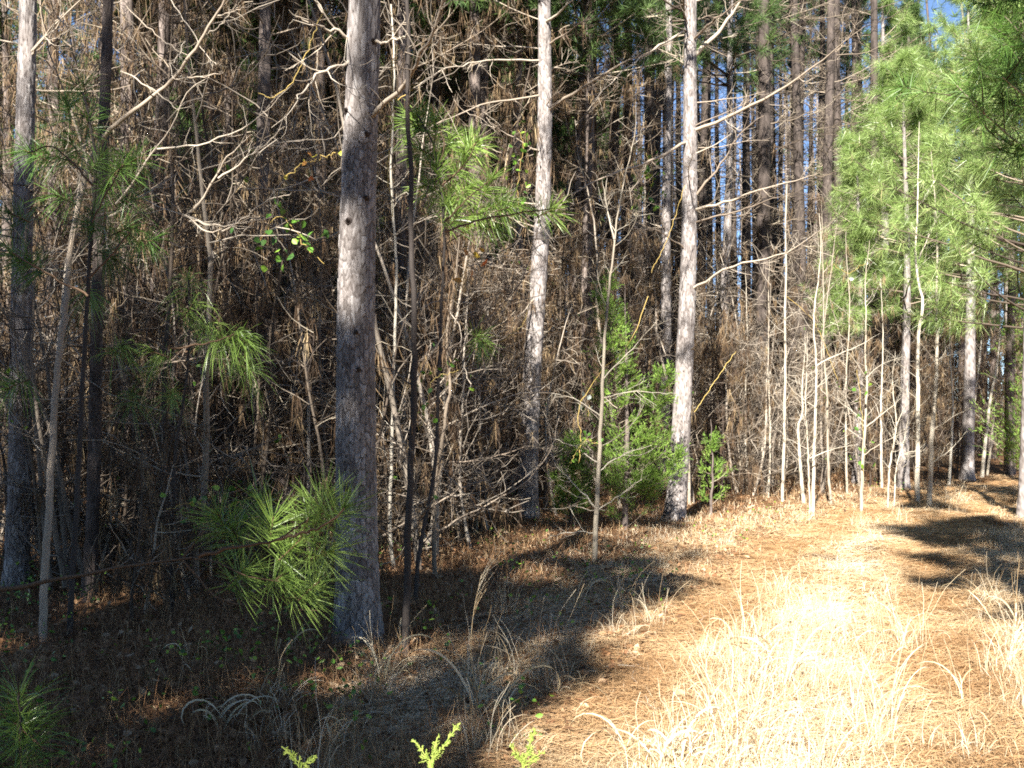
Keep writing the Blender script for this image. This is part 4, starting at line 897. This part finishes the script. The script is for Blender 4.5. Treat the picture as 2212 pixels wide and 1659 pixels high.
for i, (pts, Y) in enumerate([([(700, 20), (640, 160), (590, 210), (560, 200)], 8.5), ([(845, 130), (850, 230), (838, 360), (850, 470)], 8.2), ([(940, 0), (925, 130), (905, 180), (860, 215)], 8.6), ([(1250, 1000), (1255, 940), (1250, 880), (1300, 800), (1360, 740), (1400, 640)], 12.5), ([(1080, 740), (1130, 700), (1145, 640), (1140, 610)], 12), ([(1480, 400), (1440, 520), (1405, 590)], 15), ([(1500, 890), (1560, 800), (1590, 760)], 15.5), ([(1700, 640), (1760, 700), (1810, 820)], 18.5)]):
    P = resample(wd(pts, Y, .2), 30, .006); o = MB().tubes(P[None], .0042, 5).build('bare_vine', M['vine'], None, tuple(P[0])); tag(o, 'thin yellowish leafless vine strung through the bare twigs', 'vine', 'yellow bare vines in the brush')

# fallen sticks and loose leaves
for lb, pts, Y, r in [('long grey dead pole leaning low behind the dark stems', [(805, 1165), (860, 1140), (930, 1095), (1010, 1050), (1075, 1030)], 9.2, .014), ('pale dead branch slung across the dark gap before the slim bent pine', [(830, 980), (960, 920), (1040, 880), (1120, 850), (1190, 845)], 11.5, .016),
                      ('thin straight grey pole crossing low below the pale dead branch', [(820, 1000), (950, 1000), (1060, 990), (1150, 960)], 11, .010), ('long sloping bare branch rising between the dark stems and the slim bent pine', [(960, 760), (1040, 700), (1110, 630), (1145, 560), (1160, 500)], 10.5, .012),
                      ('grey curved branch sloping up to the pale sapling', [(900, 1180), (1010, 1110), (1110, 1060), (1180, 990), (1210, 900)], 10.5, .011)]:
    P = wd(pts, Y, .6); t = thing('dead_branch', lb, 'branch', tuple(P[0])); b = MB(); limb(b, P, r, .004, 18, 16, .45, .008, .05, 6, .004, 3); b.build('bough', M['dead'], t, tuple(P[0]))
for i in range(22):
    px, py = rng.uniform(1150, 2200), rng.uniform(1180, 1640); g = ground_at(px, py); az = rng.uniform(0, 3.14); L = rng.uniform(.12, .45)
    Q = grow(g[None] + [0, 0, .02], np.array([[math.cos(az), math.sin(az), .03]]), L, 8, .09, 0)[0]; Q[:, 2] = gz(Q[:, 0], Q[:, 1]) + .02 + .012 * np.sin(np.linspace(0, 5, 8))
    b = MB(); limb(b, Q, .004, .002, 8, 3, .08, .002, .02, 5, .002, 1); tag(b.build('fallen_twig', M['dead'], None, tuple(g)), 'small broken twig lying in the straw of the path', 'twig', 'broken twigs on the path')
for i in range(26):
    px, py = rng.uniform(1250, 2200), rng.uniform(1200, 1640); g = ground_at(px, py); o = MB().leaves(g[None] + [0, 0, .03], rng.normal(size=(1, 3)) * [1, 1, .3], .065, .045, np.array([rng.uniform(.2, .85)]), .35).build('fallen_leaf', M['dleaf'], None, tuple(g)); tag(o, 'single curled dead leaf lying on the orange needles of the path', 'leaf', 'dead leaves dropped on the path')

# cedar tips at the bottom edge
def sprig(label, px, tops, Y):
    base = np.array([(px - CX) / F * Y, Y, 0.0]); t = thing('cedar_seedling', label, 'cedar', tuple(base)); st, lf = MB(), MB()
    zb = W(px, 1700, Y)
    for (tx, ty) in tops:
        P = resample([base, zb, W(px + (tx - px) * .35, 1659 - (1659 - ty) * .4, Y), W(tx, ty, Y)], 24)[None]; st.tubes(P, taper(.0022, .0009, 24)[None], 5)
        S, T, u = along(P, 26, .80, 1.0); D = side_dirs(T, .5, .9); D[:, 1] *= .5; ln = rng.uniform(.012, .030, len(S)) * (1.25 - .8 * (u - .8) / .2)
        Q = grow(S, D, ln, 4, .1, .1); lf.tubes(Q, .0016 * np.array([1, 1, .9, .5])[None].repeat(len(Q), 0), 4)
        S2, T2, _ = along(Q, 5, .2, 1); Q2 = grow(S2, side_dirs(T2, .5, .9), rng.uniform(.004, .010, len(S2)), 3, .05, 0); lf.tubes(Q2, .0014 * np.array([1, .9, .5])[None].repeat(len(Q2), 0), 4)
        lf.tubes(P[:, 18:], .0017, 4)
    st.build('stem', M['shoot'], t, tuple(base)); lf.build('foliage', M['sprig'], t, tuple(base))
sprig('bright yellow green cedar tip poking up at the bottom edge, leftmost of the three', 648, [(608, 1612), (675, 1640)], 2.9)
sprig('forked bright cedar tip with an orange stem, middle of the three at the bottom edge', 932, [(897, 1603), (988, 1570), (945, 1592)], 2.9)
sprig('bushy bright cedar tip nearest the path, at the bottom edge', 1130, [(1103, 1612), (1156, 1578), (1172, 1625)], 2.9)

# ---------------------------------------------------------------- trees standing behind the photographer, whose shade falls into the view
for px, py, Y, rad in [(690, 1130, 5.5, .55), (640, 1240, 5.7, .45), (750, 1090, 5.4, .5), (45, 1545, 4.5, .22), (513, 722, 8.0, .35), (407, 610, 8.4, .25), (780, 590, 7.6, .36), (790, 60, 7.6, .7), (960, 300, 8.8, .6), (1060, 420, 8.8, .55), (1190, 455, 8.6, .4),
                       (350, 190, 7.4, .8), (520, 280, 7.4, .6), (500, 440, 7.4, .45), (930, 1600, 2.9, .25), (1130, 1610, 2.9, .22), (640, 1630, 2.9, .35), (1040, 1290, 6.0, .25), (640, 500, 8.6, .4), (60, 60, 9.7, .6), (55, 300, 9.7, .2), (760, 900, 7.6, .12), (1020, 580, 9.6, .4), (1180, 300, 16, .5), (1165, 640, 16, .2), (900, 700, 11, .45), (1000, 850, 11.5, .45), (1290, 1100, 12, .4), (1300, 800, 12, .45), (1400, 880, 15, .9), (1350, 700, 15, .5), (1482, 800, 16.6, .4), (1470, 1000, 16.6, .4), (1490, 490, 16.6, .35), (1490, 130, 16.6, .4), (1130, 1090, 16, .3), (1560, 1100, 18, .9), (1450, 1180, 14, .8)]:
    GAPS.append((W(px, py, Y), rad))
for px, py, rad in [(1330, 1500, .35), (1180, 1400, .22), (1050, 1560, .3), (900, 1480, .2), (1420, 1400, .3), (1000, 1640, .25), (1250, 1280, .2), (1160, 1250, .3), (300, 1560, .2), (1390, 1620, .35), (560, 1500, .15), (760, 1600, .2), (1080, 1350, .15), (50, 1580, .15), (1450, 1330, .4), (1320, 1390, .3), (1180, 1330, .18), (1450, 1500, .4), (1250, 1600, .35), (1120, 1180, .25), (1300, 1180, .3), (700, 1500, .18), (400, 1540, .12), (930, 1400, .12), (1800, 1250, .8), (1900, 1180, .7), (1960, 1290, .6), (1880, 1120, .8), (2000, 1115, .6), (1850, 1380, .7), (2020, 1400, .5), (2060, 1330, .3), (1740, 1160, .8), (1960, 1220, .4), (2090, 1210, .25)]:
    GAPS.append((ground_at(px, py), rad))
SH = [(-9.4, -5.5, 19.5, 3.0, 2.5, 150), (-7.0, -6.2, 19, 3.0, 2.2, 150), (-5.2, -4.6, 15, 2.4, 1.9, 120), (-11.7, -4.0, 19.5, 2.4, 2.5, 150), (-8.0, -2.6, 15.5, 1.8, 2.0, 120), (-6.2, -1.0, 9.5, 1.6, 1.7, 90), (-3.6, -6.6, 12.6, 3.0, 1.4, 90), (-14.0, -1.5, 17, 2.0, 2.5, 130), (-4.3, .4, 5.4, .8, 1.3, 70), (-6.4, 2.2, 6.6, 1.0, 1.4, 70), (-10.2, -9.5, 21, 5, 2.5, 130), (-4.9, -9.5, 17, 6.0, 1.7, 80), (-7.6, -11, 20, 6, 2.2, 110),
      (-4.4, -3.2, 11.0, 1.5, 1.7, 100), (-6.0, -8.0, 15, 3, 1.8, 100), (-3.2, -4.0, 9.6, 1.6, 1.25, 80), (-3.5, -2.0, 7.6, 1.0, 1.4, 80), (-4.7, -1.6, 8.2, .8, 1.5, 80),
      (-9.0, -14, 24, 8, 2.5, 110), (-11.5, -13, 25, 8, 2.6, 110), (-6.9, -15, 23, 9, 2.2, 90), (-13.5, -9, 23, 5, 2.6, 120), (-5.6, -13, 20, 8, 1.7, 70), (-5.4, -7.6, 20.5, 6, 1.9, 110), (-4.9, -8.9, 18.5, 6, 1.5, 90), (-8.2, -8.6, 22, 5, 2.2, 130), (-10.6, -6.8, 22, 5, 2.3, 130)]
for i, (x, y, h, z0, R, nb) in enumerate(SH):
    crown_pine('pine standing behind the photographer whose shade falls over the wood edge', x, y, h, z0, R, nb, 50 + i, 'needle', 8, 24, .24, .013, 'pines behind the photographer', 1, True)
PB = [(9.5, 3.5), (11.5, -.5), (8.2, -2.5), (13, 6), (6.5, -7), (10, -8), (4.5, -12), (8, -14), (1.5, -17), (14, -4), (16, 2), (-1.0, -21), (12, -12), (5, -19), (-18, -4), (-17, 4), (-14, 8.5), (-21, 0)]  # unseen trees added to block part of the sky fill
pb_t = crown_pine('unseen pine added behind the photographer to cut the sky light', *PB[0], 11.5, 1.6, 2.6, 90, 71, 'needle_shaded', 8, 24, .26, .016, 'added pines around the photographer', 1)
for x, y in PB[1:]: dup(pb_t, (x, y, 0), rng.uniform(0, 6), (1, 1, rng.uniform(.9, 1.1)))
crown_pine('pine beside the photographer that shades the dark boughs over the path', 1.6, -.4, 15.2, 6.4, 1.9, 170, 61, 'needle', 8, 24, .24, .013, None, 1, True)

# ---------------------------------------------------------------- camera, sun, sky
cam = bpy.data.cameras.new('camera'); co = bpy.data.objects.new('camera', cam); COL.objects.link(co)
cam.sensor_width = 36; cam.lens = F / 2212 * 36; cam.shift_y = (HZ - 829.5) / 2212
cam.clip_start = .05; cam.clip_end = 2000; co.location = (0, 0, EYE); co.rotation_euler = (math.pi / 2, 0, 0); SC.camera = co
to_sun = Vector((math.sin(AZ) * math.cos(EL), math.cos(AZ) * math.cos(EL), math.sin(EL)))
sl = bpy.data.lights.new('sun', 'SUN'); sl.energy = 5.0; sl.angle = math.radians(.53); sl.color = (1, .95, .87)
so = bpy.data.objects.new('sun', sl); COL.objects.link(so); so.rotation_euler = to_sun.to_track_quat('Z', 'Y').to_euler()
w = bpy.data.worlds.new('World'); SC.world = w; w.use_nodes = True
bg = w.node_tree.nodes['Background']; sk = w.node_tree.nodes.new('ShaderNodeTexSky'); sk.sky_type = 'NISHITA'; sk.sun_disc = False
sk.sun_elevation = EL; sk.sun_rotation = AZ; sk.air_density = .6; sk.dust_density = 0; sk.ozone_density = 2.6
w.node_tree.links.new(sk.outputs[0], bg.inputs[0]); bg.inputs[1].default_value = .060
SC.view_settings.view_transform = 'Standard'; SC.view_settings.look = 'None'; SC.view_settings.exposure = 2.1; SC.view_settings.gamma = 1
cy = SC.cycles; cy.use_denoising = False; SC.render.filter_size = 1.8; cy.filter_width = 1.8; cy.max_bounces = 5; cy.diffuse_bounces = 3; cy.glossy_bounces = 2; cy.transmission_bounces = 3; cy.sample_clamp_indirect = 4
